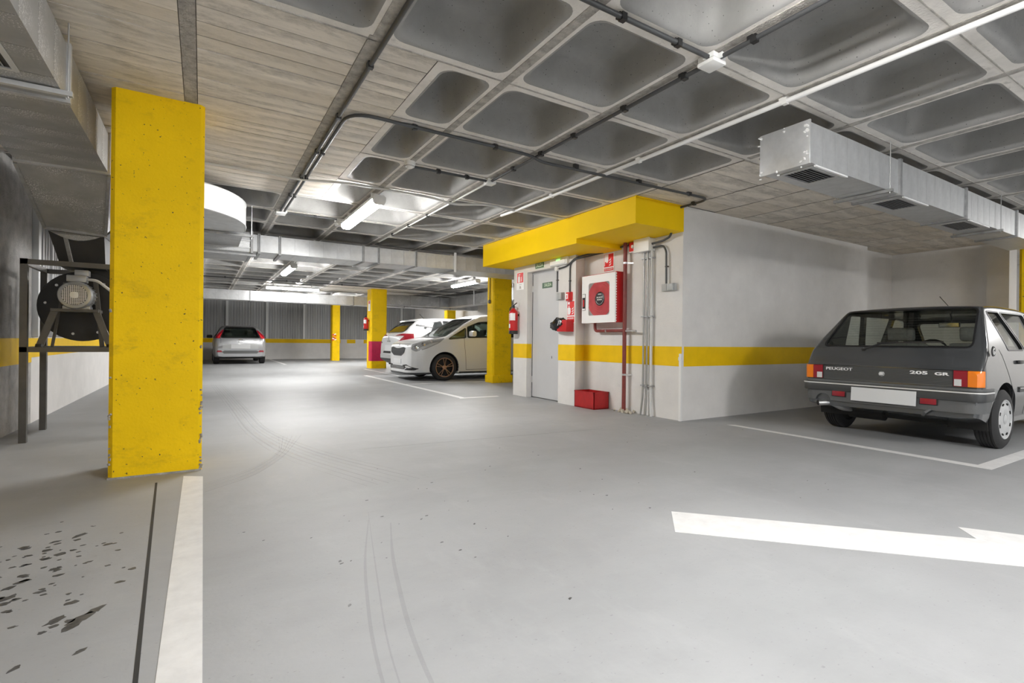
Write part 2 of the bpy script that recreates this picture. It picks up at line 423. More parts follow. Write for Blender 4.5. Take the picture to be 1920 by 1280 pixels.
wf = wall('wall_front', MB().prism([(XW,4.052),(XW,5.86),(4.6,5.745),(4.6,6.148),(4.74,6.148),(4.74,7.02),(4.6,7.02),(4.6,7.44),(5.1,7.44),(5.1,4.302),(XW+.0035,4.302),(XW+.0035,4.052)], 'xy', -.1, CEIL), 'plaster')
part('painted_stripe', MB().box(XW-.004,XW,4.055,5.86,S0,S1).box(4.596,4.6,5.745,6.148,S0,S1).box(4.596,4.6,7.02,7.44,S0,S1)
     .prism([(XW,5.86),(4.6,5.745),(4.6,5.741),(XW,5.856)], 'xy', S0, S1).box(4.6,4.70,7.016,7.02,S0,S1), M_['wallyellow'], wf, angle=0)
part('lintel', MB().box(4.6,4.74,6.148,7.02,2.07,CEIL), M_['plaster'], wf, angle=0)
wall('wall_inner', MB().box(5.1,9.38,7.24,7.44,-.1,CEIL).box(9.38,9.6,4.4,25,-.1,2.9), 'plaster')
wall('wall_side', MB().box(10.65,10.85,2.74,4.4,-.1,CEIL).box(10.5,10.85,2.60,2.86,-.1,CEIL), 'plaster')
wall('wall_far', MB().box(14.0,14.2,-9.2,25,-.1,2.9), 'plaster')
solo('corner_guard', MB().box(4.835,4.862,4.043,4.075,0,.80).box(4.83,4.865,4.04,4.08,.72,.76), M_['whitebox'], 'white chipped corner strip on the lower edge of the wall by the parked grey car', 'corner guard')

# ------------------------------------------------------------------ ceiling: waffle slab
DX, DY, X0, Y0 = .822, .852, -.03, 1.03
def solid_at(x, y):
    if x < .79 and 2.74 < y < 6.14: return 1
    if x < 1.16 and 2.74 < y < 6.14: return 1
    if x > 4.08 and y > 2.74 and y < 7.8: return 2
    if 4.08 < x < 7.3 and 8.7 < y < 11.2: return 3
    if 3.26 < x < 6.5 and 15.5 < y < 18.0: return 3
    return 0
soffit = MB()
def ring_cell(x0, x1, y0, y1, gx=.055, gy=.055, r=.085):
    rr = rrect(x0+gx, x1-gx, y0+gy, y1-gy, r, 5); n = 6
    cs = [(x1,y1),(x0,y1),(x0,y0),(x1,y0)]; vs_ = [(*p, CEIL) for p in rr] + [(*p, CEIL) for p in cs]; fs_ = []
    for q in range(4):
        for i in range(5): fs_.append((q*n+i+1, q*n+i, 24+q))
        a = q*n+5; b = ((q+1)%4)*n
        fs_.append((b, a, 24+q, 24+(q+1)%4))
    soffit.add(vs_, fs_)
def pan_mesh(w, h, gx=.055, gy=.055, r=.085):
    m = MB(); loops = [(0,0),(.006,.001),(.022,.010),(.036,.035),(.05,.075),(.082,.19),(.105,.235),(.15,.26)]
    for ins, dz in loops:
        m.v += [(px, py, dz) for px, py in rrect(-w/2+gx+ins, w/2-gx-ins, -h/2+gy+ins, h/2-gy-ins, min(r+ins*.35, (w/2-gx-ins)*.8, (h/2-gy-ins)*.8), 5)]
    k = 24
    for i in range(len(loops)-1):
        for j in range(k): m.f.append((i*k+j, i*k+(j+1)%k, (i+1)*k+(j+1)%k, (i+1)*k+j))
    m.f.append(tuple(range((len(loops)-1)*k, len(loops)*k)))
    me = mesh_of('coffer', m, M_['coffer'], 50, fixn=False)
    return me
full_me = pan_mesh(DX, DY); half_me = pan_mesh(X0+2*DX-1.16, DY)
cells = []
xcells = [(X0+i*DX, X0+(i+1)*DX) for i in range(-2, 17)]
for i in range(-2, 17):
    for j in range(-12, 28):
        xa, xb, ya, yb = X0+i*DX, X0+(i+1)*DX, Y0+j*DY, Y0+(j+1)*DY
        cx, cy = (xa+xb)/2, (ya+yb)/2
        if i == 1 and 2.74 < cy < 6.14:
            soffit.add([(xa,ya,CEIL+.016),(1.16,ya,CEIL+.016),(1.16,yb,CEIL+.016),(xa,yb,CEIL+.016)], [(0,3,2,1)])
            ring_cell(1.16, xb, ya, yb); cells.append(((1.16+xb)/2, cy, half_me)); continue
        if solid_at(cx, cy):
            soffit.add([(xa,ya,CEIL+.016),(xb,ya,CEIL+.016),(xb,yb,CEIL+.016),(xa,yb,CEIL+.016)], [(0,3,2,1)]); continue
        ring_cell(xa, xb, ya, yb); cells.append((cx, cy, full_me))
soffit.box(-1.9, 14.3, -9.5, 25.3, 2.86, 2.98)
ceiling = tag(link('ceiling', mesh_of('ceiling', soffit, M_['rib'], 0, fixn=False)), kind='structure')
def in_view(x, y):
    d = x*.5233 + y*.8522; l = x*.8522 - y*.5233
    return d > .4 and abs(l) < d*1.12 + .8 and d*1.0 > 1.6 and not (x > 5 and y > 4.0 and x/y > .70)
cells.sort(key=lambda c_: (not in_view(c_[0], c_[1]), math.hypot(c_[0], c_[1])))
rest = MB()
for k, (cx, cy, me) in enumerate(cells):
    if k < 295:
        o = link('coffer', me, ceiling); o.location = (cx, cy, CEIL)
    else:
        rest.add([(v.co.x+cx, v.co.y+cy, v.co.z+CEIL) for v in me.vertices], [tuple(p.vertices) for p in me.polygons])
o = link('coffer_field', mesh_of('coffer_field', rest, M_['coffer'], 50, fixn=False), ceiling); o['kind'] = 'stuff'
# rough strips along the ribs and thin mould-joint burrs across them
for i in range(-1, 16):
    x = X0 + i*DX
    spans = [(-9.2, 25)]
    if i == 0: spans = [(-9.2,2.70),(6.16,25)]
    if i >= 5: spans = [(-9.2,2.70)]
    if i == -1: spans = [(-9.2,2.7),(6.16,25)]
    for a, b in spans:
        part('rib_strip', MB().box(x-.028, x+.028, a, b, CEIL-.004, CEIL+.01), M_['strip'], ceiling, angle=0)
part('rib_strip', MB().box(X0+DX-.045, X0+DX+.045, 2.7, 7, CEIL-.006, CEIL+.01), M_['strip'], ceiling, angle=0)
part('rib_strip', MB().box(-.115, -.043, 2.75, 4.2, CEIL-.002, CEIL+.01).box(-.115,-.043,4.6,6.14,CEIL-.002,CEIL+.01), M_['strip'], ceiling, angle=0)
bm_ = MB()
for j in range(-11, 28):
    y = Y0 + j*DY
    spans = [(-1.5, 14)]
    if 2.74 < y < 6.1: spans = [(1.16, 4.08)]
    elif 6.1 < y < 7.8: spans = [(-1.5, 4.08)]
    elif y > 7.8: spans = [(-1.5, 9.3)]
    for a, b in spans: bm_.box(a, b, y-.0035, y+.0035, CEIL-.006, CEIL+.004)
part('joint_burr', bm_, M_['strip'], ceiling, angle=0, kind='stuff')
M_['jointshade'] = mat('shaded_board_joint', (.10,.092,.08), .9)  # shade in the gaps between boards, painted as a dark colour
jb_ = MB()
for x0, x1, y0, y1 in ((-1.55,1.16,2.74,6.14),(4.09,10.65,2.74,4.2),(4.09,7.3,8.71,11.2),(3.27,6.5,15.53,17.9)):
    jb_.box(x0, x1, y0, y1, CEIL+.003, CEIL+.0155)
part('board_joint', jb_, M_['jointshade'], ceiling, angle=0, kind='stuff', label='dark joints between the board marks, gap shade painted in')
# board-marked strips
rg = random.Random(11)
def boards(x0, x1, y0, y1, wmin=.11, wmax=.19):
    y = y0
    while y < y1 - .02:
        w = rg.uniform(wmin, wmax); yb = min(y+w, y1); t = rg.uniform(.0,.004)
        cx, cy = (x0+x1)/2, (y+yb)/2; hx, hy = (x1-x0)/2-.001, (yb-y)/2-rg.choice([.0012,.0025,.004,.0055])
        o = link('board_mark', mesh_of('board_mark', MB().box(-hx,hx,-hy,hy,-t,.0029), M_['board'], 0, fixn=False), ceiling)
        o.location = (cx, cy, CEIL); y = yb
boards(-1.55, -.118, 2.74, 6.14); boards(-.04, X0+DX-.046, 2.74, 6.14); boards(X0+DX+.046, 1.155, 2.74, 6.14)
xs = [4.09,4.87,5.42,5.98,6.55,7.12,7.7,8.3,8.9,9.5,10.1,10.65]
for a, b in zip(xs, xs[1:]): boards(a+.013, b-.013, 2.75, 4.05 if b < 9.4 else 4.2, .25, .36)
for a, b in ((4.09,4.9),(4.9,5.7),(5.7,6.5),(6.5,7.3)): boards(a+.006, b-.006, 8.72, 11.2, .3, .45)
for a, b in ((3.27,4.05),(4.05,4.9),(4.9,5.7),(5.7,6.5)): boards(a+.006, b-.006, 15.55, 17.9, .3, .45)

# ------------------------------------------------------------------ pillars
def pillar(label, x0, x1, y0, y1, ztop, ch=.03, zbase=0):
    poly = [(x0+ch,y0),(x1-ch,y0),(x1,y0+ch),(x1,y1-ch),(x1-ch,y1),(x0+ch,y1),(x0,y1-ch),(x0,y0+ch)]
    t = thing('pillar', label, 'pillar', ((x0+x1)/2, (y0+y1)/2, 0))
    mb = MB(); n = 8; zs = [zbase] + [zbase + (ztop-zbase)*k/8 for k in range(1, 9)]
    for z in zs: mb.v += [(px, py, z) for px, py in poly]
    for k in range(8):
        for j in range(n): mb.f.append((k*n+j, k*n+(j+1)%n, (k+1)*n+(j+1)%n, (k+1)*n+j))
    mb.f += [tuple(range(n-1,-1,-1)), tuple(range(8*n, 9*n))]
    part('shaft', mb, M_['yellow'], t, angle=20)
    return t
P1 = pillar('big chipped yellow pillar at the head of the long white floor line', -.517, .004, 4.153, 4.62, CEIL, .025)
rg = random.Random(5)
ch = MB()
for k in range(30):
    z = abs(rg.gauss(0, .35)); side = rg.random() < .65; x = .004 if side else -.517; s = rg.uniform(.004, .011)
    ch.cbox((x+rg.uniform(-.014,.0)*(1 if side else -1), 4.153+rg.uniform(.0,.014), min(z, 2.4)), (s, .012, s*rg.uniform(1,3)), (rg.uniform(-.4,.4), rg.uniform(-.4,.4), .785))
part('chipped_edge', ch, M_['strip'], P1, angle=0, kind='stuff', label='bare concrete where the yellow paint has chipped')
part('bare_foot', MB().box(-.519,.0,4.150,4.2,0,.012), M_['strip'], P1, angle=0)
P3 = pillar('yellow pillar with a dark wire and round button, in front of the white hatchback with bronze wheels', 5.46, 5.94, 9.68, 9.99, 2.35)
part('foot', MB().box(5.44,5.96,9.66,10.01,0,.17), M_['yellow'], P3, bevel=.01)
P2 = pillar('yellow pillar with a red painted band and an extinguisher on its side', 4.6, 5.11, 16.1, 16.6, CEIL)
part('red_band', MB().box(4.64,5.115,16.094,16.2,.24,.87).prism([(4.594,16.129),(4.629,16.094),(4.68,16.10),(4.60,16.2)], 'xy', .24, .87).box(4.595,4.65,16.14,16.36,.24,.87), M_['redband'], P2, angle=0, label='magenta red band around the lower pillar')
P4 = pillar('slim yellow pillar by the back wall with a red and white hazard sticker', 4.75, 5.08, 22.5, 22.85, 2.45)
hz = MB()
for k, (x, z) in enumerate(((4.80,1.12),(4.88,1.08),(4.80,1.00),(4.88,.96),(4.79,.90))): hz.cbox((x, 22.497, z), (.10,.006,.05), (0,R(25 if k%2 else -25),0))
part('hazard_sticker', hz, M_['signred'], P4, angle=0)
part('hazard_sticker', MB().cbox((4.87,22.496,1.14),(.09,.006,.045),(0,R(-25),0)).cbox((4.80,22.496,.95),(.09,.006,.045),(0,R(25),0)).cbox((4.89,22.496,.91),(.08,.006,.045),(0,R(-25),0)), M_['signwhite'], P4, angle=0)
P5 = pillar('slim yellow pillar half hidden behind the roof of the white hatchback', 10.2, 10.55, 22.5, 22.85, 2.45) if False else pillar('slim yellow pillar far back above the roofs of the two white cars', 9.2-.62, 8.98, 19.1, 19.4, 2.45)
P6 = pillar('yellow pillar beyond the nose of the grey hatchback', 9.62, 10.1, 1.76, 2.285, 2.50)
P7 = pillar('yellow pillar right behind the doorway wall, mostly hidden by a nearer pillar', 6.6, 6.98, 10.95-.6, 10.68, 2.35) if False else None

# ------------------------------------------------------------------ ducts
def duct(name, label, axis, a0, a1, c0, c1, z0, z1, flanges=(), panel=.19, m='galv', straps=(), fl='galvdark', gap=.0025):
    mk = (lambda p, q, c0_, c1_, z0_, z1_: MB().box(p, q, c0_, c1_, z0_, z1_)) if axis == 'x' else (lambda p, q, c0_, c1_, z0_, z1_: MB().box(c0_, c1_, p, q, z0_, z1_))
    loc = ((a0+a1)/2, (c0+c1)/2, z0) if axis == 'x' else ((c0+c1)/2, (a0+a1)/2, z0)
    t = thing(name, label, 'air duct', loc)
    part('liner', mk(a0+.004, a1-.004, c0+.004, c1-.004, z0+.004, z1-.004), M_['galvdark'], t, angle=0)
    cuts = sorted([a0, a1] + [f_ for f_ in flanges if a0 < f_ < a1])
    cache = {}
    for p, q in zip(cuts, cuts[1:]):
        n = max(1, round((q-p)/panel)); w = (q-p)/n
        for k in range(n):
            key = round(w, 4)
            if key not in cache:
                cache[key] = mesh_of('duct_panel', mk(-w/2+gap/2, w/2-gap/2, -(c1-c0)/2, (c1-c0)/2, 0, z1-z0), M_[m], 0)
            o = link('duct_panel', cache[key], t); mid = p + (k+.5)*w
            o.location = (mid-loc[0], 0, 0) if axis == 'x' else (0, mid-loc[1], 0)
    for f_ in flanges:
        part('flange', mk(f_-.018, f_-.003, c0-.016, c1+.016, z0-.016, z1+.012), M_[fl], t, angle=0)
        part('flange', mk(f_+.003, f_+.018, c0-.016, c1+.016, z0-.016, z1+.012), M_[fl], t, angle=0)
    for s in straps:
        part('hanger_rail', mk(s-.015, s+.015, c0-.05, c1+.05, z0-.03, z0-.006), M_[fl], t, angle=0)
        for c_ in (c0-.03, c1+.03):
            p = (s, c_) if axis == 'x' else (c_, s)
            part('hanger_rod', MB().cyl((*p, z0-.04), (*p, CEIL+.02), .004, 8), M_['rod'], t)
    return t
def grille(t, x0, x1, y0, y1, z, n=8, along='x', m='galv'):
    f_ = MB(); b = .022
    f_.box(x0,x1,y0,y0+b,z-.008,z).box(x0,x1,y1-b,y1,z-.008,z).box(x0,x0+b,y0+b,y1-b,z-.008,z).box(x1-b,x1,y0+b,y1-b,z-.008,z)
    g = part('grille_frame', f_, M_[m], t, angle=0)
    part('grille_cavity', MB().box(x0+b,x1-b,y0+b,y1-b,z-.001,z+.002), M_['black'], g, angle=0)
    for k in range(n):
        if along == 'x':
            y = y0+b + (y1-y0-2*b)*(k+.5)/n
            part('slat', MB().cbox(((x0+x1)/2, y, z-.004), (x1-x0-2*b, .012, .002), (R(35),0,0)), M_['galvdark'], g, angle=0)
        else:
            x = x0+b + (x1-x0-2*b)*(k+.5)/n
            part('slat', MB().cbox((x, (y0+y1)/2, z-.004), (.012, y1-y0-2*b, .002), (0,R(35),0)), M_['galvdark'], g, angle=0)
D1 = duct('air_duct', 'galvanised air duct with slotted grilles hanging above the grey hatchback', 'x', 3.55, 9.0, 1.895, 2.235, 2.185, 2.462, (4.92, 6.35, 7.86), .17, straps=(4.68, 7.25))
part('end_cap', MB().box(3.535, 3.55, 1.885, 2.25, 2.172, 2.475), M_['galv'], D1, bevel=.002)
sb = MB(); rg = random.Random(2)
for y, z, n in ((1.90,2.40,9),(1.90,2.24,6),(2.235,2.44,4),(2.235,2.19,4),(2.06,2.468,2),(1.94,2.19,3),(2.1,2.185,2)):
    for k in range(n): sb.cbox((3.534, y+rg.uniform(-.004,.022), z+rg.uniform(-.04,.04)), (.008, rg.uniform(.006,.02), rg.uniform(.006,.016)), (rg.random(),rg.random(),rg.random()))
part('sealant', sb, M_['signwhite'], D1, kind='stuff', label='white sealant smears at the duct end corners')
for xa, xb in ((3.64,4.02),(5.02,5.45),(6.48,6.98)):
    grille(D1, xa, xb, 1.925, 2.165, 2.183, 8)
    part('bright_lip', MB().box(xa, xb+.06, 1.897, 1.912, 2.172, 2.184), M_['signwhite'], D1, angle=0)
D2 = duct('air_duct', 'large dusty air duct along the left wall above the fan', 'y', -3.2, 5.0, -1.16, -.635, 2.205, 2.50, (3.60, 5.0), .28, m='galvdusty', straps=(3.45,), fl='galv', gap=.004)
grille(D2, -1.30+.2, -.76, 2.3, 3.32, 2.203, 5, 'y', 'palecable')
tr = MB().add([(-1.16,5.01,2.19),(-.635,5.01,2.19),(-.635,5.01,2.47),(-1.16,5.01,2.47),(-1.18,5.95,1.885),(-.775,5.95,1.86),(-.775,6.5,2.05),(-1.18,6.5,2.05)],
              [(0,1,2,3),(7,6,5,4),(0,4,5,1),(1,5,6,2),(2,6,7,3),(3,7,4,0)])
part('sloping_transition', tr, M_['galvdusty'], D2, angle=0)
part('flange', MB().bar((-1.19,5.945,1.885),(-.765,5.945,1.862),.03,.03).bar((-1.19,5.945,1.885),(-1.17,5.02,2.19),.022,.022).bar((-.768,5.945,1.862),(-.632,5.02,2.19),.022,.022), M_['galvdark'], D2, angle=0)
D3 = duct('air_duct', 'long galvanised duct crossing the aisle under the lit ceiling', 'x', .6, 7.4, 8.26, 8.90, 2.198, 2.445, (.70,.98,2.22,2.47,3.12,3.86), .205, straps=())
for s in (.70,.98,2.47):
    part('hanger_rail', MB().box(s-.02,s+.02,8.22,8.94,2.17,2.185), M_['galvdark'], D3, angle=0)
part('hanger_rail', MB().box(3.83,3.87,8.235,8.25,2.15,2.50), M_['whitebox'], D3, angle=0)
# rounded elbow behind the big pillar and the plenum it runs into
D4 = thing('duct_elbow', 'rounded galvanised duct elbow showing beside the big yellow pillar', 'air duct', (-.2,6.6,2.19))
pts = [(-.5,5.62)] + [(-.6+1.02*math.sin(R(a))**.95, 6.62-1.0*math.cos(R(a))) for a in range(10, 91, 6)] + [(.42,6.9)]
inn = [(-.1,6.9),(-.1,6.62)] + [(-.6+.5*math.cos(R(a)), 6.62-.5*math.sin(R(a))) for a in range(15, 91, 15)] + [(-.5,6.12)]
part('curved_body', MB().prism(pts+inn, 'xy', 2.20, 2.45), M_['galv'], D4, angle=25)
rim = MB()
for z in (2.20, 2.45): rim.tube([(*p, z) for p in pts], .006, 6)
part('seam', rim, M_['galv'], D4)
part('hanger_rail', MB().box(-.9,.53,6.93,6.965,2.165,2.195), M_['galvdark'], D4, angle=0)
part('hanger_rod', MB().cyl((.505,6.948,2.14),(.505,6.948,CEIL+.25),.004,8), M_['rod'], D4)
D5 = thing('duct_plenum', 'wide grey plenum box feeding the long crossing duct', 'air duct', (-.2,8.4,2.12))
part('casing', MB().box(-1.2,.585,8.0,9.0,2.14,2.42), M_['galvdusty'], D5, bevel=.004)
part('neck', MB().box(-.1,.42,6.97,8.0,2.2,2.44), M_['galvdusty'], D5, bevel=.004)
for z in (2.19, 2.29): part('flange', MB().box(-1.2,.6,7.985,8.0,z,z+.022), M_['galv'], D5, angle=0)
part('flange', MB().box(.57,.60,7.98,9.02,2.13,2.44), M_['galvdark'], D5, angle=0)
part('hanger_rail', MB().box(-1.2,.64,8.0,8.04,2.09,2.115), M_['galvdark'], D5, angle=0)
D6 = duct('air_duct', 'bright distant air duct along the far wall', 'x', -1.4, 9.2, 17.55, 18.05, 2.10, 2.40, (-.6, 1.25, 2.9, 4.4, 6.2, 8.0), .33)
D7 = thing('air_duct', 'grey L-shaped duct behind the yellow pillar with the wire', 'air duct', (7,15,2.1))
part('cross_run', MB().box(5.2,8.0,16.65,17.1,2.12,2.45), M_['galvdusty'], D7, bevel=.006)
part('side_run', MB().box(7.55,8.0,10.5,16.65,2.12,2.45), M_['galvdusty'], D7, bevel=.006)
for x in (6.1,7.2): part('flange', MB().box(x-.015,x+.015,16.635,17.12,2.105,2.46), M_['galvdark'], D7, angle=0)
for y in (12.2,14.6): part('hanger_rod', MB().cyl((7.50,y,2.08),(7.50,y,CEIL),.012,8), M_['post'], D7)

# ------------------------------------------------------------------ fan on its steel stand
F = thing('fan_stand', 'grey angle iron stand carrying the black fan by the left wall', 'stand', (-.9,6.3,0))
for x, y in ((-1.32,5.95),(-1.34,6.70),(-.42,5.95),(-.42,6.70)):
    part('post', MB().box(x-.025,x+.025,y-.025,y+.025,0,1.6), M_['frame'], F, angle=0)
for z in (.81, 1.575):
    part('rail', MB().box(-1.345,-.395,5.925,5.955,z-.022,z+.022), M_['frame'], F, angle=0)
    part('rail', MB().box(-1.345,-.395,6.70,6.73,z-.022,z+.022), M_['frame'], F, angle=0)
    part('rail', MB().box(-1.345,-1.315,5.95,6.70,z-.022,z+.022), M_['frame'], F, angle=0)
    part('rail', MB().box(-.425,-.395,5.95,6.70,z-.022,z+.022), M_['frame'], F, angle=0)
part('shelf', MB().box(-1.30,-.43,5.96,6.69,.815,.832), M_['frame'], F, angle=0)
FX, FZ = -.955, 1.21
fan = thing('centrifugal_fan', 'black centrifugal fan with a grey motor on the angle iron stand', 'fan', (FX,6.35,.832))
sc = MB()
prof_ = []
for a in range(0, 271, 10): prof_.append((FX+(.30+.02*a/270)*math.cos(R(a+90)), FZ+(.30+.02*a/270)*math.sin(R(a+90))))
prof_ += [(FX+.32, FZ+.38),(FX-.0, FZ+.38)]
sc.prism(prof_, 'xz', 6.16, 6.60)
part('scroll_housing', sc, M_['blackmetal'], fan, angle=20)
part('side_plate', MB().lathe([(.0,6.135),(.322,6.135),(.325,6.14),(.325,6.158),(.322,6.162),(0,6.162)], (FX,0,FZ), 'y', 48, False), M_['blackmetal'], fan)
bl = MB()
for a in range(15, 360, 40): bl.lathe([(.011,6.126),(.013,6.130),(.013,6.136)], (FX+.265*math.cos(R(a)),0,FZ+.265*math.sin(R(a))), 'y', 8)
part('bolt', bl, M_['steel'], fan, kind='stuff')
out_ = MB().add([(-1.10,6.05,1.56),(-.78,6.05,1.56),(-.78,6.5,1.56),(-1.10,6.5,1.56),(-1.17,5.96,1.86),(-.78,5.96,1.85),(-.78,6.5,2.0),(-1.17,6.5,2.0)],
    [(3,2,1,0),(4,5,6,7),(0,1,5,4),(1,2,6,5),(2,3,7,6),(3,0,4,7)])
part('outlet_hood', out_, M_['blackmetal'], fan, angle=0)
part('outlet_rib', MB().bar((-1.02,6.04,1.58),(-1.06,5.95,1.86),.03,.012), M_['galvdark'], fan, angle=0)
fc = [(-1.17,5.955,1.865)] + [(-1.17+.40*k/10, 5.945, 1.865-.07*math.sin(PI*k/10)) for k in range(1,10)] + [(-.77,5.955,1.85)]
part('flexible_collar', MB().add(fc + [(p[0],6.3,p[2]+.01) for p in fc], [tuple(range(11)), tuple(range(21,10,-1))] + [(i,11+i,12+i,i+1) for i in range(10)] + [(0,10,21,11)]), M_['galvdusty'], fan, angle=0)
ped = MB().bar((-1.215,5.93,.835),(-1.115,5.95,1.17),.05,.025,(0,1,0)).bar((-.725,5.93,.835),(-.835,5.95,1.17),.05,.025,(0,1,0)).box(-1.14,-.81,5.90,6.13,1.15,1.175)
ped.bar((-.79,5.98,.835),(-.86,6.1,1.45),.035,.02,(0,1,0)).bar((-1.14,5.98,.835),(-1.08,6.1,1.42),.02,.02,(0,1,0))
part('motor_bracket', ped, M_['frame'], fan, angle=0)
part('rubber_foot', MB().lathe([(.03,.832),(.026,.86)], (-1.215,5.93,0), 'z', 12).lathe([(.03,.832),(.026,.86)], (-.725,5.93,0), 'z', 12), M_['black'], fan)
mo = part('motor', MB().lathe([(0,5.82),(.085,5.82),(.115,5.83),(.125,5.86),(.125,5.90),(.118,5.91),(.118,6.06),(.09,6.08),(.03,6.13)], (-.965,0,1.295), 'y', 32, False), M_['motor'], fan)
fins = MB()
for a in range(0, 360, 15): fins.cbox((-.965+.122*math.cos(R(a)), 5.99, 1.295+.122*math.sin(R(a))), (.012,.14,.004), (0,-R(a),0))
part('cooling_fins', fins, M_['motor'], mo, angle=0, kind='stuff')
gr = MB()
for k in range(-6, 7):
    h = math.sqrt(max(.0001, .088**2-(k*.013)**2))
    gr.bar((-.965+k*.013,5.815,1.295-h),(-.965+k*.013,5.815,1.295+h),.004,.004); gr.bar((-.965-h,5.812,1.295+k*.013),(-.965+h,5.812,1.295+k*.013),.004,.004)
part('fan_guard', gr, M_['signwhite'], mo, angle=0, label='pale wire grid over the motor fan')
part('guard_back', MB().lathe([(0,5.818),(.09,5.818)], (-.965,0,1.295), 'y', 24, False), M_['black'], mo)
part('guard_hub', MB().lathe([(0,5.806),(.03,5.808),(.03,5.818)], (-.965,0,1.295), 'y', 16, False), M_['signwhite'], mo)
part('terminal_box', MB().box(-1.03,-.895,5.87,6.0,1.415,1.475).box(-.985,-.885,5.93,6.03,1.475,1.53), M_['motor'], mo, bevel=.006)
part('motor_cable', MB().tube(arc_path([(-.89,5.93,1.445),(-.82,5.9,1.44),(-.70,5.92,1.33),(-.6,5.95,1.25),(-.5,6.0,1.0)], .1), .012), M_['palecable'], mo)
part('motor_foot', MB().box(-1.06,-1.0,5.90,6.05,1.175,1.20).box(-.93,-.87,5.90,6.05,1.175,1.20), M_['motor'], mo, bevel=.003)

# ------------------------------------------------------------------ fluorescent lamps
def lamp(label, x, y0, y1, z=2.44, axis='y', group=None):
    L_ = abs(y1-y0)
    t = thing('fluorescent_lamp', label, 'lamp', (x, (y0+y1)/2, z), 0 if axis == 'y' else PI/2, group)
    part('housing', MB().prism([(-.055,.05),(.055,.05),(.075,.02),(.07,.0),(-.07,.0),(-.075,.02)], 'xz', -L_/2+.02, L_/2-.02), M_['lampbody'], t, local=True, angle=30)
    part('diffuser', MB().prism([(-.065,.0),(-.064,-.03),(-.045,-.052),(0,-.06),(.045,-.052),(.064,-.03),(.065,0)], 'xz', -L_/2+.03, L_/2-.03), M_['tube'], t, local=True, angle=50)
    for s in (-1, 1):
        part('end_cap', MB().prism([(-.07,.03),(.07,.03),(.07,-.03),(.045,-.058),(-.045,-.058),(-.07,-.03)], 'xz', s*(L_/2-.03), s*L_/2), M_['lampbody'], t, local=True, bevel=.004)
        part('bracket', MB().box(-.03,.03,s*(L_/2-.22)-.012,s*(L_/2-.22)+.012,.04,CEIL-z+.01), M_['lampbody'], t, local=True, angle=0)
    for y in (-L_/4, L_/4):
        cl = MB()
        for s in (-1, 1): cl.box(s*.066-.008, s*.066+.008, y-.012, y+.012, -.02, .03)
        part('clip', cl, M_['steel'], t, local=True, angle=0)
    return t
lamp('lit fluorescent lamp nearest in view, by the round smoke detector', 1.61, 5.37, 6.86)
lamp('lit fluorescent lamp just past the long crossing duct', 1.60, 11.25, 12.75)
lamp('lit fluorescent lamp hung crosswise before the far wall duct', 2.30, 15.55, 17.05, axis='x')
lamp('lit fluorescent lamp above the two white cars', 5.92, 11.3, 12.8)
lamp('lit fluorescent lamp over the aisle just above the photographer', 1.61, -.15, 1.30)
lamp('lit fluorescent lamp over the right lane, first of a close pair', 4.72, -3.0, -1.5)
lamp('added fluorescent lamp doubling the first one over the right lane', 5.06, -3.0, -1.5)  # added beside the first to strengthen the shadows on the white wall
lamp('added unseen fluorescent lamp farther back over the lane on the right', 4.9, -4.9, -3.4)  # added out of view to boost the light on the right wall
lamp('lit fluorescent lamp in the lane behind the photographer', 1.61, -6.0, -4.5)
lamp('added unseen fluorescent lamp over the far right bays', 11.9, -1.2, .3)  # added out of view to lighten the wall beyond the bays
lamp('added fluorescent lamp hidden behind the far wall duct, right of the silver hatchback', 3.9, 18.4, 19.9, 2.42)  # added where the duct hides it, to brighten the back wall
lamp('added fluorescent lamp hidden behind the far wall duct, beyond the white cars', 6.6, 19.3, 20.8, 2.42)  # second lamp added behind the duct, filling the dark far end

# ------------------------------------------------------------------ conduits, boxes, detector on the ceiling
ZC = CEIL - .028
def conduit(label, path, r=.0125, m='conduit', clips=(), bend=.12, name='conduit', cat='conduit', clipm='black'):
    path = arc_path(path, bend)
    mid = path[len(path)//2]
    t = thing(name, label, cat, (mid[0], mid[1], min(p[2] for p in path)))
    part('pipe', MB().tube(path, r, 10), M_[m], t, angle=60)
    for (x, y) in clips:
        part('clip', MB().box(x-.016,x+.016,y-.016,y+.016,ZC-r-.006,ZC+r+.004).cbox((x,y+.02,CEIL-.012),(.03,.03,.03)), M_[clipm], t, angle=0)
    return t
xr = X0 + DX
conduit('dark conduit along the board-marked ceiling strip to a white junction box', [(xr+.03,-4,ZC),(xr+.03,6.90,ZC)], .014, clips=[(xr+.03, y) for y in (1.2,2.1,2.95,3.75,4.55,5.35,6.1)])
conduit('dark conduit that bends off the ceiling strip and crosses to the yellow canopy', [(xr+.075,6.90,ZC),(xr+.075,3.62,ZC),(2.40,3.63,ZC),(2.52,3.64,ZC-.03),(4.80,3.63,ZC),(4.80,4.0,ZC),(4.80,4.04,ZC)], .0135,
        clips=[(xr+.075,y) for y in (4.55,5.35,6.1)] + [(x,3.63) for x in (1.35,2.05,2.9,3.7,4.45)] + [(4.80,3.85)], bend=.20)
conduit('dark conduit running up from the upper white junction box', [(2.43,1.80,ZC),(2.40,1.0,ZC),(1.9,.98,ZC),(1.72,1.3,ZC)], .0135, clips=[(2.415,1.4)], bend=.05) if False else None
xb = X0 + 3*DX + .02
conduit('dark conduit between the upper and lower white junction boxes', [(xb,1.86,ZC),(xb,4.42,ZC)], .0135, clips=[(xb,y) for y in (2.05,2.55,3.1,3.55,4.0)])
conduit('dark conduit entering the top of the frame toward the upper white junction box', [(.9,1.84,ZC),(xb,1.84,ZC)], .0135, clips=[(x,1.84) for x in (1.35,1.75,2.15)])
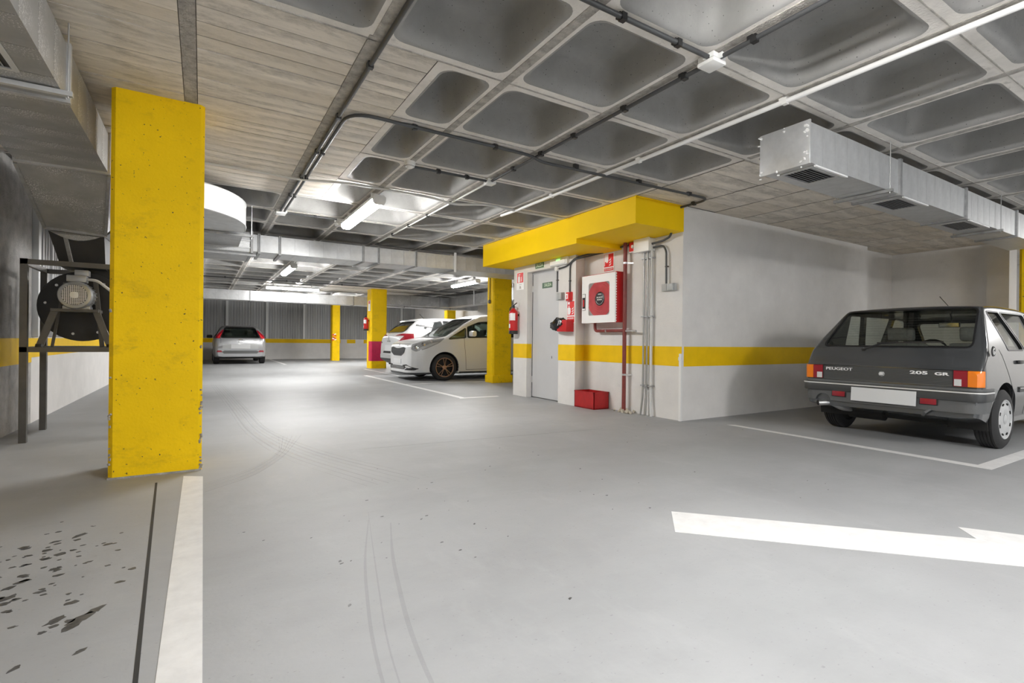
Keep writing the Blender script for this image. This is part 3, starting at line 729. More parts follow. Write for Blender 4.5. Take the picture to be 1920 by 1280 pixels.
conduit('dark conduit leaving the upper white junction box toward the far right', [(xb,1.84,ZC),(xb,-1.5,ZC)], .0135, clips=[(xb,y) for y in (1.6,1.0,.2)])
conduit('dark conduit from the smoke detector to the lower white junction box', [(1.64,4.46,ZC),(xb,4.45,ZC)], .012, clips=[(x,4.455) for x in (1.9,2.2)], bend=.03)
conduit('thin white conduit pair beyond the lower white junction box', [(xb,4.5,ZC),(xb,8.2,ZC)], .009, 'palecable', clips=[(xb,y) for y in (5.4,6.1,6.8,7.5)])
xp = X0 + 4*DX
conduit('long straight white pipe slung along a ceiling rib', [(xp,-4,CEIL-.03),(xp,5.28,CEIL-.03),(xp+.0,5.6,CEIL-.02)], .0165, 'whitepipe', name='white_pipe', cat='pipe', clips=[(xp,y) for y in (.6,1.9,3.2,4.5)], clipm='whitebox')
conduit('sagging pale grey cable across the ceiling beside the nearest lamp', [(-.2,5.45,CEIL-.015),(.5,5.43,CEIL-.02),(.80,5.36,CEIL-.055),(1.2,5.30,CEIL-.03),(1.6,5.32,CEIL-.02),(2.2,5.33,CEIL-.02),(2.47,5.34,CEIL-.055),(2.85,5.22,CEIL-.02),(3.25,5.27,CEIL-.03),(4.0,5.29,CEIL-.02)], .013, 'palecable', name='ceiling_cable', cat='cable', bend=.3)
conduit('thin dark conduit from the white junction box to the nearest lamp', [(xr+.1,6.99,ZC),(1.55,6.99,ZC)], .01, clips=[(1.25,6.99)])
def jbox(label, x, y, z, s=.10, h=.055, m='whitebox'):
    t = thing('junction_box', label, 'junction box', (x, y, z))
    part('base', MB().box(x-s/2,x+s/2,y-s/2,y+s/2,z+h*.45,z+h), M_[m], t, bevel=.004)
    part('lid', MB().box(x-s/2-.003,x+s/2+.003,y-s/2-.003,y+s/2+.003,z,z+h*.42), M_[m], t, bevel=.006)
    part('cable_gland', MB().cyl((x-s/2-.02,y,z+h*.7),(x+s/2+.02,y,z+h*.7),.016,10).cyl((x,y-s/2-.02,z+h*.7),(x,y+s/2+.02,z+h*.7),.016,10), M_[m], t)
jbox('white junction box high in the picture where four conduits meet', xb-.01, 1.855, CEIL-.062, .105)
jbox('white junction box on the ceiling above the canopy end of the aisle', xb, 4.46, CEIL-.055, .09)
jbox('white junction box where the board-marked strip ends', xr+.04, 6.98, CEIL-.058, .11)
jbox('white junction box at the far end of the nearest lamp', 1.58, 7.03, CEIL-.10, .12, .09)
t = thing('smoke_detector', 'round white smoke detector on a ceiling rib', 'smoke detector', (1.60,4.42,CEIL-.06))
part('base', MB().lathe([(.05,CEIL-.028),(.052,CEIL-.02),(.052,CEIL)], (1.60,4.42,0), 'z', 24), M_['whitebox'], t)
part('sensor_head', MB().lathe([(.0,CEIL-.062),(.022,CEIL-.062),(.03,CEIL-.052),(.042,CEIL-.05),(.046,CEIL-.03),(.044,CEIL-.026)], (1.60,4.42,0), 'z', 24, False), M_['whitebox'], t)
part('vent_slot', MB().lathe([(.0435,CEIL-.048),(.0455,CEIL-.048),(.0455,CEIL-.045),(.0435,CEIL-.045)], (1.60,4.42,0), 'z', 12, False), M_['black'], t)
conduit('distant dark conduit in front of the far wall ceiling', [(-1.4,15.3,ZC),(9,15.35,ZC)], .014, clips=[(x,15.32) for x in (.5,2,3.5)])
conduit('distant conduit along the ceiling above the white cars', [(6.6,9.2,ZC),(6.55,15.3,ZC)], .016)

# ------------------------------------------------------------------ yellow canopy over the exit door
t = thing('yellow_canopy', 'deep yellow boxed-in canopy above the exit door', 'canopy', (4.46,5.8,2.19))
part('near_box', MB().box(4.07,XW,4.045,5.08,2.25,CEIL-.006), M_['canopy'], t, angle=0)
part('far_box', MB().box(4.07,XW,5.08,7.6,2.19,CEIL-.006), M_['canopy'], t, angle=0)
part('top_lip', MB().box(4.06,XW+.01,4.035,4.045,CEIL-.02,CEIL-.004), M_['canopy'], t, angle=0)

# ------------------------------------------------------------------ exit door and its wall fittings
d = tag(link('door_1', mesh_of('door_1', MB().box(4.70,4.735,6.15,7.0,.012,2.04), M_['door'], 0, bevel=.002)), kind='structure')
part('door_frame', MB().box(4.695,4.74,7.0,7.02,0,2.07).box(4.695,4.74,6.148,7.02,2.04,2.07), M_['doorframe'], d, angle=0)
part('door_gap', MB().box(4.694,4.70,6.995,7.003,0,2.04), M_['black'], d, angle=0)
part('hinge', MB().cyl((4.695,7.0,.25),(4.695,7.0,.35),.008,8).cyl((4.695,7.0,1.75),(4.695,7.0,1.85),.008,8), M_['steel'], d)
part('keyhole', MB().box(4.697,4.70,6.445,6.455,.66,.70), M_['black'], d, angle=0)
RY = (0,-1,0); UZ = (0,0,1)
def sign(name, label, cat, x, y, z, w, h, m='signwhite', loc=None):
    t = thing(name, label, cat, (x, y, z-h/2))
    part('plate', MB().box(x-.004, x, y-w/2, y+w/2, z-h/2, z+h/2), M_[m], t, angle=0)
    return t
t = sign('exit_sign', 'dark green SALIDA sign on the lintel above the door', 'sign', 4.598, 6.66, 2.145, .25, .10, 'signpale')
part('green_field', MB().box(4.592,4.594,6.66-.118,6.66+.118,2.103,2.187), M_['signgreen'], t, angle=0)
part('lettering', text_at('SALIDA', .082, (4.591,6.66,2.145), RY, UZ, .002, .72), M_['signpale'], t, angle=0)
t = sign('exit_sign', 'faded green SALIDA sign stuck on the grey door', 'sign', 4.699, 6.59, 1.83, .27, .09, 'signgreen')
part('lettering', text_at('SALIDA', .075, (4.694,6.57,1.832), RY, UZ, .001, .78), M_['signpale'], t, angle=0)
FLAME = [[(0,.02),(.2,0),(.42,.14),(.5,.40),(.34,.24),(.14,.16)],[(0,.36),(.2,.34),(.42,.48),(.5,.74),(.34,.58),(.14,.50)],[(0,.70),(.2,.68),(.40,.82),(.46,1.1),(.32,.92),(.14,.84)]]
def flames(t, x, y, z, s):
    for fl_ in FLAME: part('flame_symbol', MB().prism([(y - a*s, z + b*s) for a, b in fl_], 'yz', x-.001, x), M_['signwhite'], t, angle=0)
t = sign('extinguisher_sign', 'red and white extinguisher sign on the pier left of the door', 'sign', 4.598, 7.235, 1.95, .235, .30)
part('red_field', MB().box(4.592,4.594,7.235-.095,7.235+.095,1.92,2.085), M_['signred'], t, angle=0)
part('extinguisher_symbol', MB().prism(rrect(7.24,7.30,1.925,2.03,.02), 'yz', 4.591, 4.592).box(4.591,4.592,7.262,7.278,2.03,2.055).box(4.591,4.592,7.23,7.28,2.05,2.065), M_['signwhite'], t, angle=0)
flames(t, 4.592, 7.215, 1.94, .075)
part('print', MB().box(4.592,4.594,7.19,7.27,1.885,1.892).prism([(7.20,1.82),(7.26,1.82),(7.25,1.87),(7.215,1.86)], 'yz', 4.592, 4.594), M_['signgrey'], t, angle=0)
def extinguisher(label, x, y, z0, r=.062, h=.40, nx=-1, ny=0):
    """cylinder hung on a wall bracket; (nx,ny) points away from the wall"""
    t = thing('fire_extinguisher', label, 'fire extinguisher', (x, y, z0))
    part('cylinder', MB().lathe([(0,0),(r*.96,0),(r,.01),(r,h*.80),(r*.93,h*.87),(r*.6,h*.94),(r*.34,h*.97),(r*.34,h)], (0,0,0), 'z', 24, False), M_['red'], t, local=True, angle=40)
    part('foot_ring', MB().lathe([(r*1.03,-.005),(r*1.03,.05),(r*1.0,.052)], (0,0,0), 'z', 24), M_['black'], t, local=True)
    v = part('valve', MB().lathe([(r*.3,h),(r*.3,h+.04),(.012,h+.05)], (0,0,0), 'z', 12), M_['black'], t, local=True)
    part('carry_handle', MB().bar((0,.01,h+.045),(0,-.10,h+.085),.02,.008).bar((0,.0,h+.03),(0,-.09,h+.015),.018,.006), M_['black'], v, local=True, angle=0)
    part('hose', MB().tube(arc_path([(0,.01,h+.03),(-.01,r+.02,h+.02),(-.015,r+.035,h*.6),(-.01,r+.012,h*.18)], .06), .009), M_['black'], v, local=True)
    lab = MB(); n = 8
    for a0, a1, za, zb_ in ((165,232,.46,.80),):
        pass
    def wrap(a0, a1, za, zb_):
        m = MB()
        for k in range(n+1):
            a = R(a0+(a1-a0)*k/n); m.v += [((r+.0012)*math.cos(a), (r+.0012)*math.sin(a), za*h), ((r+.0012)*math.cos(a), (r+.0012)*math.sin(a), zb_*h)]
        m.f = [(2*k,2*k+2,2*k+3,2*k+1) for k in range(n)]
        return m
    part('paper_label', wrap(190, 262, .52, .80), M_['signwhite'], t, local=True)
    part('paper_label', wrap(150, 195, .22, .38), M_['signwhite'], t, local=True)
    st = MB()
    for k in range(6): st.merge(wrap(128+k*0, 186, .52+k*.045, .545+k*.045))
    part('printed_lines', st, M_['signwhite'], t, local=True, kind='stuff')
    part('wall_bracket', MB().box(r*.8, .105, -.02, .02, h*.7, h*.78), M_['black'], t, local=True, angle=0)
    return t
extinguisher('red fire extinguisher hanging on the pier left of the door', 4.50, 7.29, 1.055, .074, .43)
# emergency light, alarm push button, small grey box
t = thing('emergency_light', 'white emergency light with a green indicator under the canopy', 'emergency light', (4.57,6.12,2.07))
part('body', MB().box(4.55,4.60,5.90,6.33,2.075,2.19), M_['whitebox'], t, bevel=.012)
part('lens', MB().box(4.535,4.552,5.93,6.30,2.085,2.15), M_['signwhite'], t, bevel=.008)
part('indicator', MB().box(4.533,4.553,6.06,6.14,2.14,2.16), M_['led'], t, bevel=.003)
t = thing('round_junction_box', 'small round white junction box under the emergency light', 'junction box', (4.57,6.17,2.03))
part('body', MB().lathe([(0,4.55),(.033,4.55),(.036,4.555),(.036,4.6)], (0,6.17,2.03), 'x', 20, False), M_['whitebox'], t)
def wire(label, path, r=.010, m='conduit', clips=(), bend=.08):
    path = arc_path(path, bend); xs_ = [p[0] for p in path]
    t = thing('conduit', label, 'conduit', (path[-1][0], path[-1][1], min(p[2] for p in path)))
    part('pipe', MB().tube(path, r, 8), M_[m], t, angle=60)
    for p in clips: part('clip', MB().cbox(p, (.03,.035,.014)), M_['black'], t, angle=0)
wire('grey conduit dropping from the round white box to the small grey box', [(4.585,6.17,2.0),(4.585,6.17,1.68)], .0125, clips=[(4.59,6.17,1.86)])
wire('dark conduit sweeping from the round white box along under the canopy', [(4.585,6.13,2.03),(4.59,5.93,2.045),(4.58,5.72,2.15),(4.83,5.45,2.215),(4.84,4.80,2.225)], .013, clips=[(4.59,6.0,2.04),(4.83,5.3,2.215)], bend=.15)
wire('dark conduit dropping to the red alarm box', [(4.83,5.42,2.195),(4.585,5.74,2.12),(4.585,5.85,2.08),(4.585,5.865,2.0),(4.585,5.865,1.66)], .011, clips=[(4.59,5.865,1.82)], bend=.1)
def small_box(name, label, cat, x, y, z, w, h, dp, m):
    t = thing(name, label, cat, (x, y, z-h/2))
    part('body', MB().box(x-dp*.6, x, y-w/2, y+w/2, z-h/2, z+h/2), M_[m], t, bevel=.004)
    part('cover', MB().box(x-dp, x-dp*.6, y-w/2+.006, y+.01, z-h/2+.004, z+h/2-.006), M_[m], t, bevel=.006)
    part('hinge_line', MB().box(x-dp-.001, x-dp+.002, y-.004, y+.0, z-h/2+.006, z+h/2-.008), M_['black'], t, angle=0)
    return t
small_box('switch_box', 'small grey switch box beside the red alarm button', 'switch box', 4.60, 6.09, 1.61, .17, .11, .06, 'greybox')
t = small_box('alarm_button', 'small red alarm button above the red and white sign', 'alarm button', 4.60, 5.865, 1.59, .11, .13, .07, 'signred')
part('button_face', MB().box(4.527,4.531,5.865-.03,5.865+.02,1.555,1.625), M_['signwhite'], t, angle=0)
part('print', MB().box(4.525,4.528,5.852,5.868,1.565,1.61), M_['signred'], t, angle=0)
t = sign('alarm_sign', 'red and white PULSADOR DE ALARMA sign beside the door', 'sign', 4.598, 5.845, 1.37, .19, .34)
part('red_field', MB().box(4.592,4.594,5.845-.08,5.845+.08,1.315,1.52), M_['signred'], t, angle=0)
part('red_field', MB().box(4.592,4.594,5.845-.08,5.845+.08,1.21,1.295), M_['signred'], t, angle=0)
part('button_symbol', MB().prism([(5.915,1.325),(5.865,1.325),(5.845,1.36),(5.85,1.42),(5.875,1.43),(5.88,1.46),(5.895,1.46),(5.898,1.43),(5.918,1.42)], 'yz', 4.591, 4.592).box(4.591,4.592,5.87,5.91,1.475,1.51), M_['signwhite'], t, angle=0)
flames(t, 4.592, 5.825, 1.33, .10)
part('lettering', text_at('PULSADOR', .036, (4.591,5.845,1.270), RY, UZ, .0006, .75).merge(text_at('DE ALARMA', .030, (4.591,5.845,1.232), RY, UZ, .0006, .75)), M_['signwhite'], t, angle=0)
t = thing('alarm_cabinet', 'red box under the alarm sign with a bag tied over it', 'cabinet', (4.52,5.9,1.07))
part('body', MB().box(4.46,4.60,5.78,6.0,1.075,1.245), M_['red'], t, bevel=.004)
# crumpled black bag pulled over the red box
bg = MB(); n1, n2 = 22, 14; rg = random.Random(9)
for i in range(n1):
    u = i/(n1-1)
    for j in range(n2):
        a = 2*PI*j/n2
        cy_ = 5.83 + .36*u; cz_ = 1.215 - .03*u - .02*u*u; rad = .008 + .075*math.sin(PI*min(1, u*1.05))**.7
        k = 1 + .22*math.sin(a*5+u*9) + rg.uniform(-.12,.12)
        bg.v.append((4.50 - .02*u + rad*.9*k*math.cos(a), cy_ + .012*math.sin(a*3), cz_ + rad*.95*k*math.sin(a) - (.03*u if math.sin(a) < 0 else 0)))
for i in range(n1-1):
    for j in range(n2): bg.f.append((i*n2+j, i*n2+(j+1)%n2, (i+1)*n2+(j+1)%n2, (i+1)*n2+j))
bg.f += [tuple(range(n2)), tuple(range((n1-1)*n2, n1*n2))]
solo('plastic_bag', bg, M_['bag'], 'crumpled shiny black plastic bag over the red box', 'bag', angle=60)
# hose cabinet
t = thing('hose_cabinet', 'red fire hose cabinet with a white front and round reel window', 'cabinet', (4.77,5.34,1.2))
part('case', MB().box(4.685,XW-.002,4.99,5.675,1.2,1.875), M_['red'], t, bevel=.004)
fr = part('front_frame', None or MB(), M_['signwhite'], t) if False else None
outer = [(5.68,1.195),(4.995,1.195),(4.995,1.865),(5.68,1.865)]
win = rrect(5.105, 5.535, 1.300, 1.755, .03, 4)
bmf = MB(); nW = len(win); cs = [(5.68,1.865),(4.995,1.865),(4.995,1.195),(5.68,1.195)]
# ring between the rounded window and the outer edge: rrect starts at max corner (y1,z1) then goes to min y
for X in (4.665, 4.685): bmf.v += [(X, a, b) for a, b in win] + [(X, a, b) for a, b in cs]
def ring_faces(off):
    q = []; n = 5
    for c_ in range(4):
        for i in range(4): q.append((off+c_*n+i, off+c_*n+i+1, off+20+c_))
        q.append((off+c_*n+4, off+((c_+1)%4)*n, off+20+(c_+1)%4, off+20+c_))
    return q
bmf.f = ring_faces(0) + ring_faces(24) + [(20+i, 20+(i+1)%4, 44+(i+1)%4, 44+i) for i in range(4)] + [(i, (i+1)%20, 24+(i+1)%20, 24+i) for i in range(20)]
fr = part('front_frame', bmf, M_['signwhite'], t, angle=30)
part('reel_recess', MB().box(4.683,4.686,5.10,5.54,1.295,1.76), M_['greybox'], t, angle=0)
rl = MB()
for k in range(10):
    rr_ = .10 + k*.0165
    rl.lathe([(rr_-.008,4.683),(rr_-.007,4.676),(rr_,4.671),(rr_+.007,4.676),(rr_+.008,4.683)], (0,5.31,1.525), 'x', 40, False)
m_hose = mat('red_hose', (.80,.13,.15), .35, var=(12,.8,1.2))
rb_ = MB(); keep = {}
part('hose_reel', rl, m_hose, t, angle=60, label='coiled red hose behind the window')
part('reel_hub', MB().lathe([(0,4.6645),(.092,4.6645),(.095,4.6665),(.095,4.668)], (0,5.30,1.525), 'x', 36, False), M_['black'], t, label='round dark label with pale lettering')
M_['pane'] = thin_glass('clear_plastic_pane', (.95,.95,.95))
part('window_pane', MB().box(4.668,4.6695,5.106,5.534,1.301,1.754), M_['pane'], t, angle=0)
rg_ = MB()
for k in range(24):
    a0, a1 = R(200+k*140/24), R(200+(k+1)*140/24)
    rg_.bar((4.6636,5.30+.075*math.cos(a0),1.525+.075*math.sin(a0)),(4.6636,5.30+.075*math.cos(a1),1.525+.075*math.sin(a1)),.004,.002,(1,0,0))
lt = text_at('EN CASO DE', .026, (4.6636,5.30,1.545), RY, UZ, .0006, .8).merge(text_at('INCENDIO', .026, (4.6636,5.30,1.513), RY, UZ, .0006, .8)).merge(text_at('ROMPASE', .020, (4.6636,5.30,1.588), RY, UZ, .0004, .8))
part('hub_lettering', rg_.merge(lt), M_['signwhite'], t, angle=0)
hn = part('handle_plate', MB().box(4.660,4.666,5.60,5.665,1.375,1.615), M_['black'], t, bevel=.002)
part('red_pull', MB().box(4.655,4.661,5.622,5.645,1.43,1.53), M_['signred'], hn, bevel=.003)
part('instruction_print', MB().box(4.658,4.661,5.605,5.66,1.56,1.61).box(4.658,4.661,5.605,5.66,1.38,1.405), M_['signwhite'], hn, angle=0)
hg = MB()
for k in range(19): hg.box(4.675,4.687,4.985,4.997,1.21+k*.035,1.225+k*.035)
part('hinge', hg, M_['signwhite'], t, angle=0, kind='stuff')
t = sign('hose_sign', 'red and white fire hose sign above the hose cabinet', 'sign', XW-.004, 5.33, 2.05, .215, .26)
part('red_field', MB().box(XW-.010,XW-.008,5.33-.095,5.33+.095,1.985,2.165), M_['signred'], t, angle=0)
part('red_field', MB().box(XW-.010,XW-.008,5.33-.095,5.33+.095,1.93,1.968), M_['signred'], t, angle=0)
part('hose_symbol', MB().box(XW-.012,XW-.010,5.335,5.415,2.06,2.16).box(XW-.012,XW-.010,5.405,5.415,2.0,2.06).box(XW-.012,XW-.010,5.345,5.38,2.045,2.06), M_['signwhite'], t, angle=0)
flames(t, XW-.010, 5.325, 2.0, .10)
part('lettering', text_at('BOCA DE INCENDIO', .026, (XW-.0115,5.33,1.949), RY, UZ, .0004, .72), M_['signwhite'], t, angle=0)
# red water pipe, three conduits, boxes
t = thing('red_water_pipe', 'dark red water pipe rising from the floor beside the hose cabinet', 'pipe', (4.78,4.93,0))
part('riser', MB().cyl((4.78,4.93,0),(4.78,4.93,2.26),.026,16), M_['redpipe'], t)
part('branch', MB().tube(arc_path([(4.78,4.93,1.085),(4.78,5.52,1.085),(4.78,5.52,1.2)], .07), .021, 12), M_['redpipe'], t)
for z in (.50, 1.98): part('pipe_clamp', MB().lathe([(.03,z-.012),(.031,z+.012)], (4.78,4.93,0), 'z', 16).bar((4.78,4.93,z),(XW,4.86,z),.012,.02), M_['steel'], t)
part('pipe_clamp', MB().cyl((4.78,5.27,1.085),(4.78,5.29,1.085),.026,16).bar((4.78,5.28,1.085),(XW,5.28,1.085),.012,.02).cyl((4.78,4.9,1.08),(4.78,4.72,1.075),.016,10), M_['steel'], t)
mo_ = MB(); rg = random.Random(4)
for k in range(34): mo_.cbox((4.79+rg.uniform(-.07,.06), 4.93+rg.gauss(0,.07), rg.uniform(.0,.025)), (rg.uniform(.015,.05),rg.uniform(.015,.05),rg.uniform(.02,.04)), (rg.random(),rg.random(),rg.random()))
part('mortar_lump', mo_, M_['mastic'], t, angle=0, kind='stuff')
for k, (y, lab, r) in enumerate(((4.635,'thin grey steel conduit, leftmost of three below the white box',.013),(4.575,'thin grey steel conduit, middle of three below the white box',.013),(4.505,'thicker pale grey conduit, rightmost of three below the white box',.018))):
    t = thing('steel_conduit', lab, 'conduit', (4.825,y,0))
    part('pipe', MB().tube(arc_path([(4.825,y,2.09),(4.825,y,.25),(4.81,y+.04*(1-k)*.6,0)], .2), r, 12), M_['greypipe'] if k < 2 else M_['palecable'], t, angle=60)
    for z in (.38, 1.26, 2.0): part('saddle_clip', MB().box(4.80,XW,y-r-.012,y+r+.012,z-.008,z+.008), M_['galvdark'], t, angle=0)
t = thing('junction_box', 'larger white junction box under the near end of the canopy', 'junction box', (4.80,4.60,2.08))
part('base', MB().box(4.76,XW,4.485,4.735,2.085,2.245), M_['whitebox'], t, bevel=.004)
part('lid', MB().box(4.735,4.758,4.48,4.74,2.08,2.25), M_['whitebox'], t, bevel=.004)
t = thing('alarm_siren', 'small red siren box left of the white junction box', 'siren', (4.80,4.80,2.11))
part('body', MB().box(4.78,XW,4.745,4.865,2.12,2.24), M_['signred'], t, bevel=.005)
part('lens', MB().lathe([(0,4.77),(.022,4.772),(.026,4.782)], (0,4.80,2.18), 'x', 16, False), M_['signwhite'], t)
part('base_strip', MB().box(4.785,XW,4.74,4.87,2.108,2.119), M_['whitebox'], t, angle=0)
wire('dark flexible conduit curling from the white box up into the canopy', [(4.80,4.48,2.17),(4.80,4.30,2.18),(4.80,4.20,2.21),(4.80,4.17,2.27)], .014, bend=.1)
wire('dark conduit arching from the white box down to the grey socket box', [(4.82,4.48,2.125),(4.82,4.32,2.125),(4.82,4.27,2.05),(4.82,4.265,1.65)], .012, clips=[(4.83,4.268,1.86)], bend=.12)
small_box('socket_box', 'grey surface socket box near the corner of the white wall', 'socket', XW, 4.24, 1.605, .20, .09, .07, 'greybox')
# red sand box on the floor
t = thing('metal_box', 'open red metal box standing on the floor below the hose cabinet', 'box', (4.72,5.46,0))
bw = MB(); x0, x1, y0, y1, h = 4.575, 4.845, 5.29, 5.715, .235
bw.box(x0,x0+.008,y0,y1,.004,h).box(x1-.008,x1,y0,y1,.004,h).box(x0,x1,y0,y0+.008,.004,h).box(x0,x1,y1-.008,y1,.004,h).box(x0,x1,y0,y1,.0,.012)
part('body', bw, M_['reddirty'], t, angle=0)
part('rim', MB().box(x0-.004,x0+.012,y0-.004,y1+.004,h-.012,h).box(x0-.004,x1+.004,y0-.004,y0+.012,h-.012,h).box(x0-.004,x1+.004,y1-.012,y1+.004,h-.012,h).box(x1-.012,x1+.004,y0-.004,y1+.004,h-.012,h), M_['reddirty'], t, angle=0)
# extinguisher and sign on the red banded pillar, wire and button on the pillar in front of the hatchback
extinguisher('small red fire extinguisher on the red-banded yellow pillar', 4.50, 16.35, 1.22, .075, .43)
t = sign('extinguisher_sign', 'small white extinguisher sign on the side of the red-banded pillar', 'sign', 4.598, 16.33, 2.02, .26, .34)
part('red_field', MB().box(4.592,4.594,16.25,16.40,2.08,2.17), M_['signred'], t, angle=0)
t = thing('push_button', 'dark wire with a round button on the side of the yellow pillar', 'push button', (5.45,9.84,1.75))
part('wire', MB().cyl((5.452,9.84,1.84),(5.452,9.84,2.35),.008,8), M_['black'], t)
part('button', MB().lathe([(0,5.415),(.03,5.418),(.042,5.43),(.042,5.46)], (0,9.84,1.80), 'x', 20, False), M_['frame'], t)
t = thing('smoke_detector', 'small white ceiling detector beyond the canopy near the white cars', 'smoke detector', (6.3,10.4,CEIL-.05))
part('base', MB().lathe([(.05,CEIL-.02),(.055,CEIL)], (6.3,10.4,0), 'z', 16), M_['whitebox'], t)
part('sensor_head', MB().lathe([(0,CEIL-.06),(.035,CEIL-.055),(.045,CEIL-.02)], (6.3,10.4,0), 'z', 16, False), M_['whitebox'], t)

# ------------------------------------------------------------------ cars
M_['paint_grey'] = mat('dark_grey_metallic_paint', (.095,.101,.108), .26, .5, coat=.9)
M_['paint_white'] = mat('white_car_paint', (.63,.64,.65), .28, 0, coat=.6)
M_['paint_silver'] = mat('silver_metallic_paint', (.34,.345,.355), .3, .5, coat=.5)
M_['bumper_grey'] = mat('grey_plastic_bumper', (.10,.103,.105), .5, bump=(120,.1))
M_['bumper_dark'] = mat('dark_rubber_bumper', (.045,.047,.049), .42)
M_['ribbed'] = mat('ribbed_grey_panel', (.095,.10,.10), .42)
M_['glass'] = thin_glass('clear_car_glass', (.86,.88,.86))
M_['darkglass'] = mat('dark_tinted_glass', (.02,.024,.024), .05, spec=.6)
M_['tintglass'] = thin_glass('tinted_car_glass', (.55,.60,.57))
M_['rubber'] = mat('tyre_rubber', (.022,.022,.023), .75, bump=(80,.2))
M_['hubcap'] = mat('silver_hubcap', (.58,.59,.60), .35, .3)
M_['bronze'] = mat('bronze_alloy', (.42,.27,.19), .3, .75)
M_['well'] = mat('black_wheel_well', (.012,.012,.012), .8)
M_['chrome'] = mat('chrome', (.78,.78,.78), .12, 1.0)
M_['amber'] = mat('amber_lens', (.85,.22,.01), .2, coat=.5)
M_['redlens'] = mat('red_lens', (.28,.008,.02), .25, coat=.4)
M_['clearlens'] = mat('clear_lens', (.62,.62,.62), .2, coat=.5, bump=(200,.3))
M_['lampglass'] = mat('smoked_headlamp', (.30,.305,.31), .15, coat=.8)
M_['brighttrim'] = mat('bright_bumper_trim', (.72,.72,.71), .35, .25)
M_['plate'] = mat('blank_plate', (.62,.63,.64), .5)
M_['seat'] = mat('grey_seat_cloth', (.24,.235,.225), .9, bump=(150,.3), var=(40,.8,1.2))
M_['cabin'] = mat('dark_cabin_trim', (.03,.03,.03), .8)
M_['tyreinner'] = M_['well']

def lerp_tab(tab, x):
    if x <= tab[0][0]: return tab[0][1]
    for (a, b), (c, d) in zip(tab, tab[1:]):
        if x <= c: return b + (d-b)*(x-a)/(c-a)
    return tab[-1][1]
def smooth_tab(tab, n=2):
    for _ in range(n):
        out = [tab[0]]
        for (a, b), (c, d) in zip(tab, tab[1:]):
            out += [(a*.75+c*.25, b*.75+d*.25), (a*.25+c*.75, b*.25+d*.75)]
        tab = out + [tab[-1]]
    return tab
class CarShape:
    """closed lofted body; x runs from the rear (0) to the nose (L)"""
    def __init__(s, L, W, top, plan, prof, rad, zb, crown=.02, xs=None):
        s.L, s.W, s.crown, s.zb = L, W, crown, zb
        s.top = top; s.plan = plan; s.prof = prof; s.rad = rad; s.xs = xs
    def section(s, x, off=0):
        zt = lerp_tab(s.top, x) - off; zb = lerp_tab(s.zb, x) + off; w = lerp_tab(s.plan, x)*s.W - off
        r = min(lerp_tab(s.rad, x), (zt-zb)*.45, w*.6)
        h = []
        n1, n2, n3 = 16, 6, 7
        h.append((0, zb)); h.append((w*lerp_tab(s.prof, zb)*.85, zb))
        y0 = w
        for k in range(n1+1):
            z = zb + .02 + (zt-r-zb-.02)*k/n1; y0 = w*lerp_tab(s.prof, z); h.append((y0, z))
        for k in range(1, n2+1):
            a = R(90*k/n2); h.append((y0 - r + r*math.cos(a), zt - r + r*math.sin(a)))
        yt = y0 - r
        for k in range(1, n3+1):
            t = 1-k/n3; h.append((yt*t, zt + s.crown*(1-t*t)))
        return h
    def loft(s, off=0):
        mb = MB(); n = None
        for x in s.xs:
            xx = off + x*(s.L-2*off)/s.L if off else x
            h = s.section(xx, off)
            ring = [(xx, y, z) for y, z in h] + [(xx, -y, z) for y, z in h[-2:0:-1]]
            n = len(ring); mb.v += ring
        k = len(s.xs)
        for i in range(k-1):
            for j in range(n): mb.f.append((i*n+j, i*n+(j+1)%n, (i+1)*n+(j+1)%n, (i+1)*n+j))
        mb.f += [tuple(range(n-1,-1,-1)), tuple(range((k-1)*n, k*n))]
        return mb
    def skin(s, off):
        """the outer surface pushed along its normals"""
        me = mesh_of('tmp', s.loft(0), None, 0)
        bm = bmesh.new(); bm.from_mesh(me); bm.normal_update()
        nn = [v.normal.copy() for v in bm.verts]
        mb = MB(); mb.v = [tuple(v.co + n_*off) for v, n_ in zip(bm.verts, nn)]; mb.f = [tuple(v.index for v in f_.verts) for f_ in bm.faces]
        bm.free(); bpy.data.meshes.remove(me)
        return mb
def as_obj(mb):
    return link('tmp', mesh_of('tmp', mb, None, 0))
def boolean(a, ops):
    """a: MB; ops: list of (operation, MB) -> MB"""
    oa = as_obj(a); tmp = [oa]
    for op, b in ops:
        ob_ = as_obj(b); tmp.append(ob_)
        md = oa.modifiers.new('b', 'BOOLEAN'); md.operation = op; md.object = ob_; md.solver = 'MANIFOLD'
    dg = bpy.context.evaluated_depsgraph_get()
    me = bpy.data.meshes.new_from_object(oa.evaluated_get(dg))
    out = MB(); out.v = [tuple(v.co) for v in me.vertices]; out.f = [tuple(p.vertices) for p in me.polygons]
    for o in tmp:
        m = o.data; bpy.data.objects.remove(o); bpy.data.meshes.remove(m)
    bpy.data.meshes.remove(me)
    return out
def cpart(name, mb, m, parent, **kw):
    return part(name, mb, m if not isinstance(m, str) else M_[m], parent, local=True, **kw)
